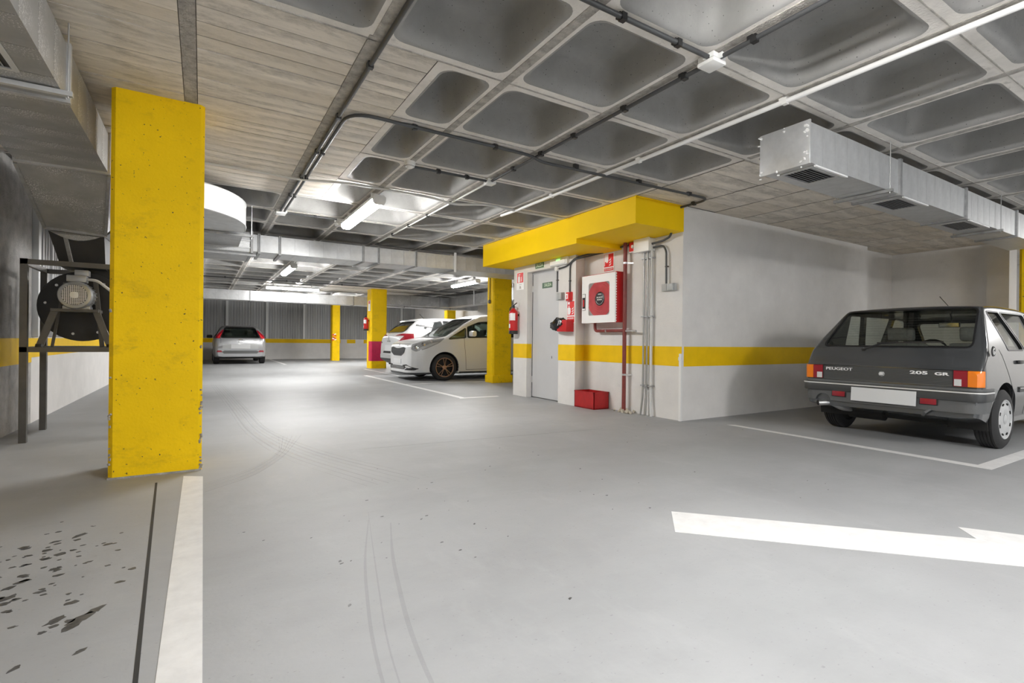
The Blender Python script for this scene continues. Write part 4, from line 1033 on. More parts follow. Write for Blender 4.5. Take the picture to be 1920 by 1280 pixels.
def wheel(t, x, y, r, w, side, style, zc=None):
    """side -1: outer face towards -y"""
    zc = r if zc is None else zc
    q_ = .71 if style == 'bronze' else .64
    pr = [(r*q_,-w/2+.012),(r*(q_+.04),-w/2),(r*.90,-w/2+.004),(r*.97,-w/2+.018)]
    g = 5
    for k in range(g):
        a = -w/2+.022 + (w-.044)*k/g; b = -w/2+.022 + (w-.044)*(k+1)/g
        pr += [(r,a+.002),(r,b-.006),(r-.007,b-.005),(r-.007,b-.001)]
    pr += [(r*.97,w/2-.018),(r*.90,w/2-.004),(r*(q_+.04),w/2),(r*q_,w/2-.012)]
    wh = cpart('wheel', MB().lathe(pr, (x,y,zc), 'y', 44, False), 'rubber', t, angle=40, label='black rubber tyre')
    o = side*w/2
    cpart('brake_hub', MB().lathe([(0,o*.3),(r*.63,o*.3),(r*.63,-o*.8),(0,-o*.8)], (x,y,zc), 'y', 28, False), 'well', wh)
    R_ = r*(.74 if style == 'bronze' else .67)
    cpart('rim', MB().lathe([(R_*.97,o*.3),(R_*1.0,o*.98),(R_*.985,o*1.03),(R_*.93,o*1.0),(R_*.90,o*.7)], (x,y,zc), 'y', 40, False), 'hubcap' if style != 'bronze' else 'bronze', wh, angle=60)
    if style == 'hubcap':
        cap = MB().lathe([(0,o*.92),(R_*.25,o*.93),(R_*.30,o*1.0),(R_*.62,o*1.02),(R_*.78,o*.90),(R_*.92,o*.92)], (x,y,zc), 'y', 40, False)
        cpart('hubcap', cap, 'hubcap', wh, angle=40)
        for k in range(8):
            a = R(45*k+22); c_, s_ = math.cos(a), math.sin(a)
            cpart('cap_slot', MB().cbox((x+R_*.80*c_, y+o*.935, zc+R_*.80*s_), (R_*.16,.012,R_*.07), (0,-a+PI/2,0)), 'well', wh, angle=0)
        cpart('cap_centre', MB().lathe([(0,o*1.06),(R_*.2,o*1.04),(R_*.24,o*.99)], (x,y,zc), 'y', 24, False), 'hubcap', wh)
    else:
        n = 5 if style == 'bronze' else 7
        for k in range(n):
            for da in ((-.16,.16) if style == 'bronze' else (0,)):
                a = 2*PI*k/n + da + .3
                p0 = Vector((x+R_*.16*math.cos(a-da*.5), y+o*.86, zc+R_*.16*math.sin(a-da*.5))); p1 = Vector((x+R_*.93*math.cos(a), y+o*.95, zc+R_*.93*math.sin(a)))
                cpart('spoke', MB().bar(p0, p1, .012 if style == 'bronze' else .035, .03 if style == 'bronze' else .02, (0,1,0)), 'bronze' if style == 'bronze' else 'hubcap', wh, bevel=.003)
        cpart('hub_centre', MB().lathe([(0,o*.98),(R_*.14,o*.97),(R_*.22,o*.88),(R_*.22,o*.6)], (x,y,zc), 'y', 24, False), 'bronze' if style == 'bronze' else 'hubcap', wh)
    return wh
def housing(x, z, r, ya, yb):
    pts = [(x+r*math.cos(R(a)), z+r*math.sin(R(a))) for a in range(-15, 196, 10)]
    inn = [(x+(r-.006)*math.cos(R(a)), z+(r-.006)*math.sin(R(a))) for a in range(195, -16, -10)]
    return MB().prism(pts+inn, 'xz', ya, yb).prism(pts, 'xz', ya, ya+(.006 if yb > ya else -.006))
def seat(t, x, y, z, w=.42, h=.52, head=True, lean=.18):
    m = MB().prism([(x,z),(x+.12,z),(x+.12-lean,z+h),(x-lean,z+h)], 'xz', y-w/2, y+w/2).box(x+.05,x+.5,y-w/2,y+w/2,z-.12,z+.04)
    s_ = cpart('seat', m, 'seat', t, bevel=.035)
    if head:
        cpart('headrest', MB().prism([(x-lean-.01,z+h+.02),(x-lean+.08,z+h+.02),(x-lean+.06,z+h+.17),(x-lean-.03,z+h+.17)], 'xz', y-.13, y+.13), 'seat', s_, bevel=.03)
def frange(*segs):
    out = []
    for a, b, n in segs: out += [a + (b-a)*k/n for k in range(n)]
    return out + [segs[-1][1]]
def build_body(t, S, paint, cuts, arches, cavity=.045):
    """hollow shell with the window openings and wheel arches cut out"""
    inner = S.loft(cavity)
    ops = [('DIFFERENCE', inner)] + [('DIFFERENCE', c_) for c_ in cuts] + [('DIFFERENCE', a) for a in arches]
    return cpart('body', boolean(S.loft(0), ops), paint, t, angle=28)
def skin_patch(S, off, thick, tools, inter=True):
    """piece of the body skin standing proud by `off`"""
    o = S.skin(off)
    return boolean(o, [('INTERSECT', tools)] + [('DIFFERENCE', S.skin(off-thick))])
def arch_cyl(x, z, r, y0, y1, n=36):
    return MB().lathe([(r,y0),(r,y1)], (x,0,z), 'y', n)
def win_yz(poly, x0, x1): return MB().prism(poly, 'yz', x0, x1)
def win_xz(poly, y0, y1): return MB().prism(poly, 'xz', y0, y1)
def rpoly(poly, r, n=4):
    pts = [Vector((*p, 0)) for p in poly]; out = []
    for i in range(len(pts)):
        a, b, c_ = pts[i-1], pts[i], pts[(i+1) % len(pts)]
        d1 = a-b; d2 = c_-b; k = min(r, d1.length*.4, d2.length*.4); p = b+d1.normalized()*k; q = b+d2.normalized()*k
        for j in range(n+1):
            tt = j/n; v = p*(1-tt)**2 + b*2*tt*(1-tt) + q*tt*tt; out.append((v.x, v.y))
    return out
def grow(poly, d):
    cx = sum(p[0] for p in poly)/len(poly); cy = sum(p[1] for p in poly)/len(poly); out = []
    n = len(poly)
    area = sum(poly[i][0]*poly[(i+1)%n][1]-poly[(i+1)%n][0]*poly[i][1] for i in range(n))
    s = 1 if area > 0 else -1
    for i in range(n):
        a, b, c_ = Vector(poly[i-1]), Vector(poly[i]), Vector(poly[(i+1)%n])
        n1 = Vector(((b-a).y, -(b-a).x)).normalized()*s; n2 = Vector(((c_-b).y, -(c_-b).x)).normalized()*s
        m = n1+n2; m = m/max(.35, m.length_squared)*2 if m.length_squared > 1e-6 else n1
        out.append((b.x+m.x*d, b.y+m.y*d))
    return out

def windows(t, S, glass, seal='black', rear=None, front=None, sides=(), rx=(-.2,1.0), fx=None, sealw=.014):
    """glass panes set in dark rubber seals; returns nothing"""
    shell_in = S.skin(-.022)
    def pane(nm, poly, mk):
        g = boolean(S.skin(-.010), [('INTERSECT', mk(grow(poly, .006))), ('DIFFERENCE', S.skin(-.015))])
        p = cpart(nm, g, glass, t, angle=30)
        sl = boolean(S.skin(.003), [('INTERSECT', mk(grow(poly, sealw))), ('DIFFERENCE', mk(poly)), ('DIFFERENCE', S.skin(-.02))])
        cpart('window_seal', sl, seal, p, angle=30)
        return p
    out = {}
    if rear: out['rear'] = pane('rear_window', rear, lambda q: win_yz(q, *rx))
    if front: out['front'] = pane('windscreen', front, lambda q: win_yz(q, *fx))
    for poly in sides:
        for sd in (-1, 1):
            pane('side_window', poly, lambda q, sd=sd: win_xz(q, *((-1.2,-.2) if sd < 0 else (.2,1.2))))
    return out

# ---- the dark grey hatchback on the right, tail towards the camera
T = thing('hatchback_car', 'dark grey hatchback parked by the white wall, tail toward the camera', 'car', (5.605, 2.28, 0))
top = [(0,.70),(.03,.735),(.07,.80),(.13,.885),(.245,1.00),(.36,1.11),(.49,1.235),(.535,1.278),(.575,1.300),(.70,1.312),(1.0,1.32),(1.5,1.315),(1.95,1.285),(2.12,1.25),(2.5,1.03),(2.70,.915),(3.0,.85),(3.3,.79),(3.42,.74),(3.47,.66),(3.50,.60)]
plan = [(0,.955),(.015,.975),(.04,.99),(.10,1.0),(2.9,1.0),(3.2,.985),(3.38,.94),(3.46,.87),(3.50,.82)]
prof = [(.2,.93),(.30,.965),(.50,1.0),(.70,1.0),(.86,.985),(.95,.955),(1.33,.765)]
S = CarShape(3.50, .732, top, plan, prof, [(0,.03),(.2,.04),(.5,.038),(2.1,.05),(2.7,.09),(3.5,.06)], [(0,.30),(.4,.20),(3.1,.18),(3.5,.25)], .018,
             frange((0,.15,14),(.15,.65,20),(.65,2.1,20),(2.1,2.75,14),(2.75,3.3,8),(3.3,3.5,10)))
rw = rpoly([(-.615,.925),(.615,.925),(.545,1.283),(-.545,1.283)], .045)
ws = rpoly([(-.58,.93),(.58,.93),(.50,1.20),(-.50,1.20)], .05)
sw1 = rpoly([(.50,.905),(.86,.905),(.80,.905),(1.02,.905),(.94,1.195),(.62,1.215)], .02) if False else rpoly([(.62,.905),(.98,.905),(.86,1.215),(.58,1.215)], .025)
sw1 = rpoly([(.72,.90),(1.14,.90),(.90,1.25),(.60,1.25)], .025)
sw2 = rpoly([(1.20,.90),(1.66,.90),(1.62,1.25),(.96,1.25)], .025)
sw3 = rpoly([(1.72,.90),(2.36,.90),(2.04,1.23),(1.69,1.25)], .025)
RX, FX_, WR = .60, 2.89, .268
arches = [arch_cyl(RX, WR, .335, y0, y1) for y0, y1 in ((-1,-.45),(.45,1))] + [arch_cyl(FX_, WR, .335, y0, y1) for y0, y1 in ((-1,-.45),(.45,1))]
build_body(T, S, 'paint_grey', [win_yz(rw, -.2, 1.2), win_yz(ws, 2.0, 3.0)] + [win_xz(p, -1.2, 1.2) for p in (sw1, sw2, sw3)], arches)
wn = windows(T, S, 'glass', rear=rw, front=ws, sides=(sw1, sw2, sw3), rx=(-.2,1.2), fx=(2.0,3.0))
ht = MB()
for k in range(11):
    z = .945 + k*.026; x = lerp_tab(top, 0); 
    xx = next(a + (b-a)*(z+.02-c_)/(d_-c_) for (a,c_),(b,d_) in zip(top, top[1:]) if c_ <= z+.02 <= d_)
    ht.bar((xx+.035, -.56+k*.006, z), (xx+.035, .56-k*.006, z), .0015, .0015)
cpart('heater_wire', ht, 'frame', wn['rear'], angle=0, kind='stuff')
# dark wheel housings and underside
for x in (RX, FX_):
    for sd in (-1, 1):
        cpart('wheel_housing', housing(x, WR, .338, sd*.42, sd*.70), 'well', T)
cpart('floor_pan', MB().box(.30,3.2,-.42,.42,.20,.26).box(.35,.95,-.42,.42,.19,.24), 'well', T, angle=0)
cpart('rear_axle', MB().cyl((RX,-.6,.25),(RX,.6,.25),.035,12).box(.45,.8,-.25,.25,.2,.3), 'well', T)
for x in (RX, FX_):
    for sd in (-1, 1): wheel(T, x, sd*.648, WR, .165, sd, 'hubcap')
# tail panel, lamps, lettering
tp = cpart('tail_panel', skin_patch(S, .004, .012, win_yz([(-.54,.575),(.54,.575),(.54,.712),(-.54,.712)], -.1, .05)), 'ribbed', T, angle=28, label='ribbed grey panel between the tail lamps')
for k in range(9):
    z = .588 + k*.0145
    cpart('rib', MB().bar((-.0065,-.54,z),(-.0065,.54,z),.008,.0045,(0,0,1)), 'bumper_dark', tp, angle=0)
def tri(xa, ya, za, s): pass
for sd in (-1, 1):
    q = lambda y0, y1, z0, z1: win_yz([(sd*y0,z0),(sd*y1,z0),(sd*y1,z1),(sd*y0,z1)], -.1, .055)
    lampb = cpart('tail_lamp', skin_patch(S, .006, .014, q(.535,.80,.570,.722)), 'black', T, angle=28, label='tail lamp of red, amber and clear lenses')
    cpart('red_lens', skin_patch(S, .012, .014, q(.545,.640,.577,.715)), 'redlens', lampb, angle=28)
    cpart('amber_lens', skin_patch(S, .012, .014, q(.642,.80,.577,.715)), 'amber', lampb, angle=28)
    cpart('reverse_lens', skin_patch(S, .016, .014, q(.550,.600,.582,.640)), 'clearlens', lampb, angle=28)
RYc, UZc = (0,-1,0), (0,0,1)
cpart('maker_lettering', text_at('PEUGEOT', .040, (-.0145,.385,.680), RYc, UZc, .0004, 1.45, .002), 'signwhite', T, angle=0, label='silver PEUGEOT lettering')
cpart('model_lettering', text_at('205', .040, (-.0145,-.295,.680), RYc, UZc, .0012, 2.3, .002).merge(text_at('GR', .036, (-.0145,-.462,.678), RYc, UZc, .0012, 2.1, .002)), 'signwhite', T, angle=0, label='white 205 GR lettering')
cpart('boot_lock', MB().lathe([(0,-.03),(.014,-.028),(.018,-.018),(.018,-.008),(.026,-.006),(.028,.002)], (0,.005,.652), 'x', 20, False), 'clearlens', T)
cpart('tail_ledge', skin_patch(S, .016, .024, win_yz([(-.70,.718),(.70,.718),(.70,.742),(-.70,.742)], -.1, .06)), 'paint_grey', T, angle=28)
# bumper
bz = win_yz([(-.9,.44),(.9,.44),(.9,.535),(-.9,.535)], -.2, .36)
bump = MB()
def bumper_band(z0, z1, dx, dy, xe, ov=.0, n=10, r=.10):
    """U-shaped band wrapping the tail"""
    yo = .742*.985 + dy; pts = [(xe, yo)]
    for k in range(n+1):
        a = R(90*k/n); pts.append((-dx + r - r*math.sin(a), yo - r + r*math.cos(a)))
    outer_ = pts + [(x, -y) for x, y in reversed(pts)]
    inner_ = [(x + (.05 if abs(y) < yo-.02 else 0), y*(1-.045/yo)) for x, y in outer_]
    return MB().prism(outer_ + inner_[::-1], 'xy', z0, z1)
bp_ = cpart('rear_bumper', bumper_band(.452, .535, .045, .02, .245), 'bumper_dark', T, bevel=.006, angle=30, label='dark rubber upper bumper')
cpart('chrome_strip', bumper_band(.523, .534, .051, .025, .23), 'brighttrim', bp_, angle=30, label='thin chrome bumper strip')
cpart('bumper_top', bumper_band(.535, .562, .020, .012, .26), 'bumper_grey', bp_, angle=30, bevel=.004)
ap = cpart('bumper_apron', boolean(bumper_band(.350, .455, .028, .008, .235, r=.13), [('DIFFERENCE', MB().add([(.085,-2,.2),(.5,-2,.2),(.5,-2,.46),(.235,-2,.46),(.085,2,.2),(.5,2,.2),(.5,2,.46),(.235,2,.46)], [(0,1,2,3),(7,6,5,4),(0,4,5,1),(1,5,6,2),(2,6,7,3),(3,7,4,0)])), ('DIFFERENCE', MB().lathe([(.075,-.2),(.075,.2)], (0,.53,.345), 'x', 20))]), 'bumper_grey', T, angle=30, label='paler grey lower bumper apron')
for sd in (-1, 1):
    rf = cpart('fog_lamp', MB().box(-.036,-.02,sd*.375-.068,sd*.375+.068,.395,.467), 'black', T, bevel=.004)
    cpart('red_lens', MB().box(-.042,-.034,sd*.375-.060,sd*.375+.060,.402,.460), 'redlens', rf, bevel=.003)
cpart('number_plate', MB().prism([(-.060,.375),(-.050,.508),(-.044,.508),(-.054,.375)], 'xz', -.290, .25), 'plate', T, angle=0, label='blank pale number plate')
cpart('tow_loop', MB().tube([(-.02,-.33,.30),(-.05,-.36,.33),(-.03,-.39,.36)], .012, 8), 'bumper_grey', T)
ex = cpart('exhaust', MB().tube(arc_path([(.35,.38,.24),(.12,.42,.27),(.04,.48,.325),(-.055,.565,.315)], .08), .030, 16, False), 'steel', T, angle=60)
cpart('exhaust_bore', MB().cyl((-.057,.567,.3145),(-.03,.545,.317),.025,14), 'well', ex)
cpart('silencer', MB().tube([(.32,.1,.23),(.32,.42,.23)], .07, 14), 'well', T)
# wiper, badge, door details
def tail_x(z): return next(a + (b-a)*(z-c_)/(d_-c_) for (a,c_),(b,d_) in zip(top, top[1:]) if c_ <= z <= d_)
wx = lambda z: tail_x(z-.018) - .034
wp = cpart('rear_wiper', MB().lathe([(0,-.018),(.016,-.014),(.018,.004)], (wx(.885),.20,.885), 'x', 14, False).tube([(wx(.885)-.016,.20,.885),(wx(.94)-.018,.06,.945),(wx(.955)-.018,-.06,.958)], .009, 8), 'black', T)
cpart('wiper_blade', MB().bar((wx(.95)-.014,.10,.950),(wx(.965)-.014,-.42,.965),.014,.016,(1,0,0)), 'black', wp)
for sd in (-1, 1):
    yb = .742*.97
    cpart('fuel_badge', MB().lathe([(0,sd*.742),(.042,sd*.742),(.045,sd*.735)], (.24,-.0,.885), 'y', 24, False), 'black', T) if sd < 0 else None
    if sd < 0:
        bd = MB()
        for k in range(16):
            a0, a1 = R(60+k*270/16), R(60+(k+1)*270/16)
            bd.bar((.24+.022*math.cos(a0),-.7435,.885+.024*math.sin(a0)),(.24+.022*math.cos(a1),-.7435,.885+.024*math.sin(a1)),.009,.002,(0,1,0))
        bd.bar((.24,-.7435,.88),(.265,-.7435,.88),.009,.002,(0,1,0)).bar((.262,-.7435,.88),(.262,-.7435,.865),.008,.002,(0,1,0))
        cpart('badge_ring', bd, 'signwhite', T, angle=0)
    cpart('door_handle', MB().box(.90,1.02,sd*.738-.012,sd*.738+.012,.765,.80), 'black', T, bevel=.006)
    cpart('door_mirror', MB().cbox((2.18,sd*.80,.95),(.10,.17,.12)), 'black', T, bevel=.03)
    gp = skin_patch(S, .0012, .006, win_xz([(.80,.30),(.806,.30),(.806,.52),(.48,.90),(.474,.90),(.80,.515)], -1.2 if sd < 0 else .2, -.2 if sd < 0 else 1.2))
    cpart('door_gap', gp, 'black', T, angle=0)
    gp = skin_patch(S, .0012, .006, win_xz([(1.19,.28),(1.196,.28),(1.196,.90),(1.19,.90)], -1.2 if sd < 0 else .2, -.2 if sd < 0 else 1.2))
    cpart('door_gap', gp, 'black', T, angle=0)
    cpart('side_strip', skin_patch(S, .010, .014, win_xz([(.95,.50),(2.52,.50),(2.52,.55),(.95,.55)], -1.2 if sd < 0 else .2, -.2 if sd < 0 else 1.2)), 'bumper_dark', T, angle=28)
    cpart('side_strip', skin_patch(S, .013, .014, win_xz([(.95,.532),(2.52,.532),(2.52,.54),(.95,.54)], -1.2 if sd < 0 else .2, -.2 if sd < 0 else 1.2)), 'chrome', T, angle=28)
    cpart('tailgate_gap', skin_patch(S, .0012, .006, MB().prism([(.030,.71),(.044,.71),(.56,1.25),(.545,1.25)], 'xz', sd*.60, sd*.9) if sd > 0 else MB().prism([(.030,.71),(.044,.71),(.56,1.25),(.545,1.25)], 'xz', -.9, -.60)), 'black', T, angle=0)
cpart('roof_aerial', MB().tube([(2.02,.05,1.275),(1.70,.12,1.50)], .0035, 6), 'black', T)
cpart('head_lamp', skin_patch(S, .006, .014, win_yz([(-.66,.56),(-.42,.56),(-.42,.68),(-.66,.68)], 3.3, 3.6).merge(win_yz([(.42,.56),(.66,.56),(.66,.68),(.42,.68)], 3.3, 3.6))), 'clearlens', T, angle=28, kind='stuff')
cpart('front_bumper', MB().box(3.42,3.56,-.70,.70,.34,.52), 'bumper_dark', T, bevel=.03)
# cabin
cpart('cabin_floor', MB().box(.25,2.6,-.64,.64,.26,.30).box(.16,.55,-.62,.62,.80,.825), 'cabin', T, angle=0)
seat(T, .70, 0, .46, 1.16, .44, False, .14)
seat(T, 1.42, .33, .46, .46, .50, True); seat(T, 1.42, -.33, .46, .46, .50, True)
cpart('dashboard', MB().prism([(2.15,.50),(2.6,.50),(2.6,.88),(2.25,.90),(2.15,.82)], 'xz', -.62, .62), 'cabin', T, bevel=.02)
cpart('steering_wheel', MB().tube([(2.08+.06*math.sin(R(a)), .33+.17*math.cos(R(a)), .84+.16*math.sin(R(a))) for a in range(0, 361, 20)], .012, 6), 'cabin', T)
mr_ = cpart('rear_view_mirror', MB().box(1.98,2.01,.02,.22,1.15,1.205).cyl((2.0,.12,1.2),(2.05,.1,1.27),.008,8), 'black', T, bevel=.008)
cpart('mirror_glass', MB().box(1.976,1.981,.028,.212,1.156,1.199), 'chrome', mr_, angle=0)

# ---- the white hatchback with bronze wheels, nose towards the aisle
K = thing('hatchback_car', 'white hatchback with bronze alloy wheels, nose to the aisle behind a yellow pillar', 'car', (7.78, 11.54, 0), PI)
L_ = 3.85
nose = lambda x: L_ - x
topf = [(0,.64),(.010,.73),(.035,.80),(.12,.86),(.30,.91),(.55,.955),(.78,.99),(.88,1.01),(1.05,1.11),(1.35,1.30),(1.65,1.455),(1.85,1.525),(2.1,1.56),(2.6,1.57),(3.2,1.53),(3.5,1.43),(3.7,1.15),(3.80,.95),(3.85,.80)]
planf = [(0,.62),(.03,.74),(.08,.83),(.18,.91),(.35,.965),(.6,.99),(.9,1.0),(3.2,1.0),(3.6,.97),(3.78,.90),(3.85,.80)]
S = CarShape(L_, .835, [(nose(x), z) for x, z in reversed(topf)], [(nose(x), z) for x, z in reversed(planf)],
             [(.15,.93),(.25,.965),(.45,.995),(.65,1.0),(.85,.985),(.98,.955),(1.5,.74)], [(0,.06),(.4,.08),(2.0,.08),(2.8,.10),(3.2,.12),(3.7,.12),(3.85,.06)],
             [(0,.28),(.4,.19),(3.2,.15),(3.6,.14),(3.85,.15)], .02, frange((0,.35,10),(.35,2.0,22),(2.0,3.1,22),(3.1,3.6,12),(3.6,3.85,16)))
P_ = lambda pts: [(nose(a), b) for a, b in pts]
ws = rpoly([(-.70,1.02),(.70,1.02),(.61,1.465),(-.61,1.465)], .05)
s0 = rpoly(P_([(.96,.965),(1.38,1.005),(1.41,1.215)]), .02)
s1 = rpoly(P_([(1.45,1.01),(2.30,1.03),(2.30,1.40),(1.80,1.365),(1.47,1.245)]), .03)
s2 = rpoly(P_([(2.36,1.03),(3.25,1.05),(3.15,1.36),(2.36,1.40)]), .03)
rw = rpoly([(-.6,1.10),(.6,1.10),(.52,1.38),(-.52,1.38)], .05)
FXk, RXk, WRk = nose(.84), nose(3.26), .305
arches = [arch_cyl(x, WRk, .36, y0, y1) for x in (FXk, RXk) for y0, y1 in ((-1,-.5),(.5,1))]
build_body(K, S, 'paint_white', [win_yz(ws, 2.0, 3.2), win_yz(rw, -.1, .8)] + [win_xz(p, -1.2, 1.2) for p in (s0, s1, s2)], arches)
windows(K, S, 'tintglass', front=ws, fx=(2.0,3.2), rear=rw, rx=(-.1,.8), sides=(s0, s1, s2), sealw=.02)
for x in (FXk, RXk):
    for sd in (-1, 1):
        cpart('wheel_housing', housing(x, WRk, .365, sd*.46, sd*.80), 'well', K)
        wheel(K, x, sd*.735, WRk, .19, sd, 'bronze')
cpart('floor_pan', MB().box(.35,3.5,-.45,.45,.19,.26), 'well', K, angle=0)
for sd in (-1, 1):
    yr = (-1.2,-.1) if sd < 0 else (.1,1.2)
    hp = rpoly(P_([(.07,.72),(.16,.665),(.40,.735),(.70,.865),(.86,.985),(.62,.965),(.30,.895),(.10,.83)]), .03)
    hl = cpart('head_lamp', skin_patch(S, .003, .012, win_xz(hp, *((-1.2,-.38) if sd < 0 else (.38,1.2)))), 'lampglass', K, angle=28, label='swept-back headlamp')
    cpart('lamp_bezel', skin_patch(S, .005, .010, win_xz(rpoly(P_([(.20,.69),(.42,.765),(.70,.89),(.55,.87),(.34,.80),(.20,.73)]), .02), *((-1.2,-.38) if sd < 0 else (.38,1.2)))), 'greybox', hl, angle=28)
    for (a, b, r) in ((.17,.775,.045),(.33,.835,.042),(.52,.905,.03)):
        cpart('lamp_reflector', skin_patch(S, .008, .012, MB().lathe([(r,yr[0]),(r,yr[1])], (nose(a),0,b), 'y', 16)), 'chrome', hl, angle=28)
    fp = rpoly([(sd*.34,.355),(sd*.56,.375),(sd*.76,.285),(sd*.72,.245),(sd*.48,.245)], .02)
    fl_ = cpart('fog_lamp_recess', skin_patch(S, .003, .012, win_yz(fp, 3.4, 4.0)), 'black', K, angle=28)
    cpart('fog_lens', skin_patch(S, .007, .012, win_yz(rpoly([(sd*.52,.345),(sd*.60,.345),(sd*.70,.30),(sd*.62,.29),(sd*.52,.31)], .02), 3.4, 4.0)), 'clearlens', fl_, angle=28)
    cpart('fog_trim', skin_patch(S, .008, .012, win_yz([(sd*.46,.262),(sd*.56,.30),(sd*.57,.285),(sd*.48,.25)], 3.4, 4.0)), 'chrome', fl_, angle=28)
    cpart('door_gap', skin_patch(S, .0012, .006, win_xz(P_([(1.34,.98),(1.348,.98),(1.348,.80),(1.40,.25),(1.392,.25),(1.34,.80)]), *yr)), 'black', K, angle=0)
    cpart('door_gap', skin_patch(S, .0012, .006, win_xz(P_([(1.39,.248),(2.33,.252),(2.33,.244),(1.39,.24)]), *yr)), 'black', K, angle=0)
    cpart('sill', skin_patch(S, .004, .012, win_xz(P_([(1.22,.15),(2.88,.15),(2.88,.20),(1.22,.20)]), *yr)), 'bumper_dark', K, angle=28)
    m_ = cpart('door_mirror', MB().cbox((nose(1.50),sd*.93,1.09),(.13,.20,.135)), 'paint_white', K, bevel=.04)
    cpart('mirror_arm', MB().bar((nose(1.45),sd*.78,1.03),(nose(1.48),sd*.87,1.05),.05,.03), 'black', m_, bevel=.01)
    cpart('arch_lip', boolean(S.skin(.004), [('INTERSECT', arch_cyl(FXk, WRk, .372, *((-1.2,-.6) if sd < 0 else (.6,1.2)))), ('DIFFERENCE', arch_cyl(FXk, WRk, .36, -1.3, 1.3)), ('DIFFERENCE', S.skin(-.01)), ('DIFFERENCE', MB().box(0,5,-2,2,-.2,.2))]), 'paint_white', K, angle=28)
gp = rpoly([(-.50,.745),(-.36,.765),(-.10,.735),(.10,.735),(.36,.765),(.50,.745),(.46,.63),(.26,.56),(-.26,.56),(-.46,.63)], .02)
gr_ = cpart('grille', skin_patch(S, .004, .012, win_yz(gp, 3.5, 4.0)), 'chrome', K, angle=28)
cpart('grille_field', skin_patch(S, .007, .012, win_yz(grow(gp, -.016), 3.5, 4.0)), 'black', gr_, angle=28)
mesh_bars = MB()
for k in range(-10, 11):
    for s_ in (-1, 1):
        bb = boolean(S.skin(.010), [('INTERSECT', win_yz([(k*.056-.005-s_*.09,.555),(k*.056+.005-s_*.09,.555),(k*.056+.005+s_*.09,.765),(k*.056-.005+s_*.09,.765)], 3.5, 4.0)), ('DIFFERENCE', S.skin(.004)), ('INTERSECT', win_yz(grow(gp, -.018), 3.5, 4.0))])
        if bb.v: mesh_bars.merge(bb)
cpart('grille_mesh', mesh_bars, 'bumper_grey', gr_, angle=0, kind='stuff')
cpart('emblem', skin_patch(S, .010, .012, win_yz([(.055*math.cos(R(a)), .80+.024*math.sin(R(a))) for a in range(0,360,24)], 3.6, 4.0)), 'chrome', K, angle=28)
la = cpart('lower_grille', skin_patch(S, .003, .012, win_yz([(-.46,.255),(.46,.255),(.40,.335),(-.40,.335)], 3.5, 4.0)), 'black', K, angle=28)
for z in (.275,.305): cpart('grille_slat', skin_patch(S, .006, .012, win_yz([(-.43,z),(.43,z),(.43,z+.008),(-.43,z+.008)], 3.5, 4.0)), 'greybox', la, angle=0)
cpart('front_splitter', skin_patch(S, .006, .014, win_yz([(-.8,.1),(.8,.1),(.8,.19),(-.8,.19)], 3.3, 4.0)), 'bumper_dark', K, angle=28)
cpart('number_plate', MB().box(L_-.008,L_+.012,-.25,.25,.385,.49), 'plate', K, label='blank pale number plate')
cpart('bonnet_gap', skin_patch(S, .0012, .006, win_yz([(-.60,.835),(.60,.835),(.60,.843),(-.60,.843)], 3.4, 4.0)), 'black', K, angle=0)
cpart('wiper', MB().bar((nose(.92),-.65,.985),(nose(.99),.05,1.045),.018,.014).bar((nose(.90),.0,.99),(nose(1.0),.55,1.05),.018,.014), 'black', K, bevel=.003)
cpart('scuttle', skin_patch(S, .003, .01, win_yz([(-.66,.965),(.66,.965),(.66,.995),(-.66,.995)], 2.7, 3.2)), 'black', K, angle=28)
seat(K, nose(2.35), .38, .50, .5, .55, True, .15); seat(K, nose(2.35), -.38, .50, .5, .55, True, .15)
cpart('dashboard', MB().prism(P_([(1.05,.60),(1.6,.60),(1.6,.90),(1.4,.98),(1.05,.96)]), 'xz', -.70, .70), 'cabin', K, bevel=.02)
cpart('steering_wheel', MB().tube([(nose(1.72)+.06*math.sin(R(a)), .38+.18*math.cos(R(a)), .98+.17*math.sin(R(a))) for a in range(0,361,20)], .013, 6), 'cabin', K)
cpart('cabin_floor', MB().box(.4,3.0,-.66,.66,.27,.32), 'cabin', K, angle=0)

# ---- the white hatchback behind it, tail towards the aisle
B = thing('hatchback_car', 'white hatchback with hooked red tail lamps parked beside the red-banded pillar', 'car', (4.36, 13.62, 0))
B.scale = (1.055, 1.03, 1.055)
L_ = 3.75
top = [(0,.66),(.02,.80),(.05,.93),(.12,1.01),(.22,1.10),(.36,1.22),(.50,1.315),(.56,1.37),(.60,1.40),(.75,1.425),(1.2,1.455),(1.8,1.45),(2.1,1.39),(2.5,1.16),(2.8,.98),(3.2,.90),(3.5,.82),(3.7,.70),(3.75,.6)]
plan = [(0,.78),(.03,.86),(.08,.92),(.18,.97),(.35,1.0),(3.0,1.0),(3.4,.96),(3.65,.85),(3.75,.72)]
S = CarShape(L_, .82, top, plan, [(.2,.94),(.35,.985),(.6,1.0),(.80,.99),(.95,.955),(1.05,.92),(1.4,.73)], [(0,.10),(.3,.10),(.6,.08),(2.0,.08),(3.0,.10),(3.75,.06)], [(0,.36),(.2,.26),(.5,.2),(3.3,.18),(3.75,.22)], .025,
             frange((0,.2,14),(.2,.65,16),(.65,2.1,16),(2.1,2.9,12),(2.9,3.75,14)))
rw = rpoly([(-.58,1.085),(.58,1.085),(.68,1.12),(.52,1.345),(-.52,1.345),(-.68,1.12)], .04)
ws = rpoly([(-.62,1.0),(.62,1.0),(.54,1.32),(-.54,1.32)], .05)
s1 = rpoly([(.72,1.19),(1.15,1.04),(1.28,1.03),(1.22,1.37),(1.0,1.34)], .03)
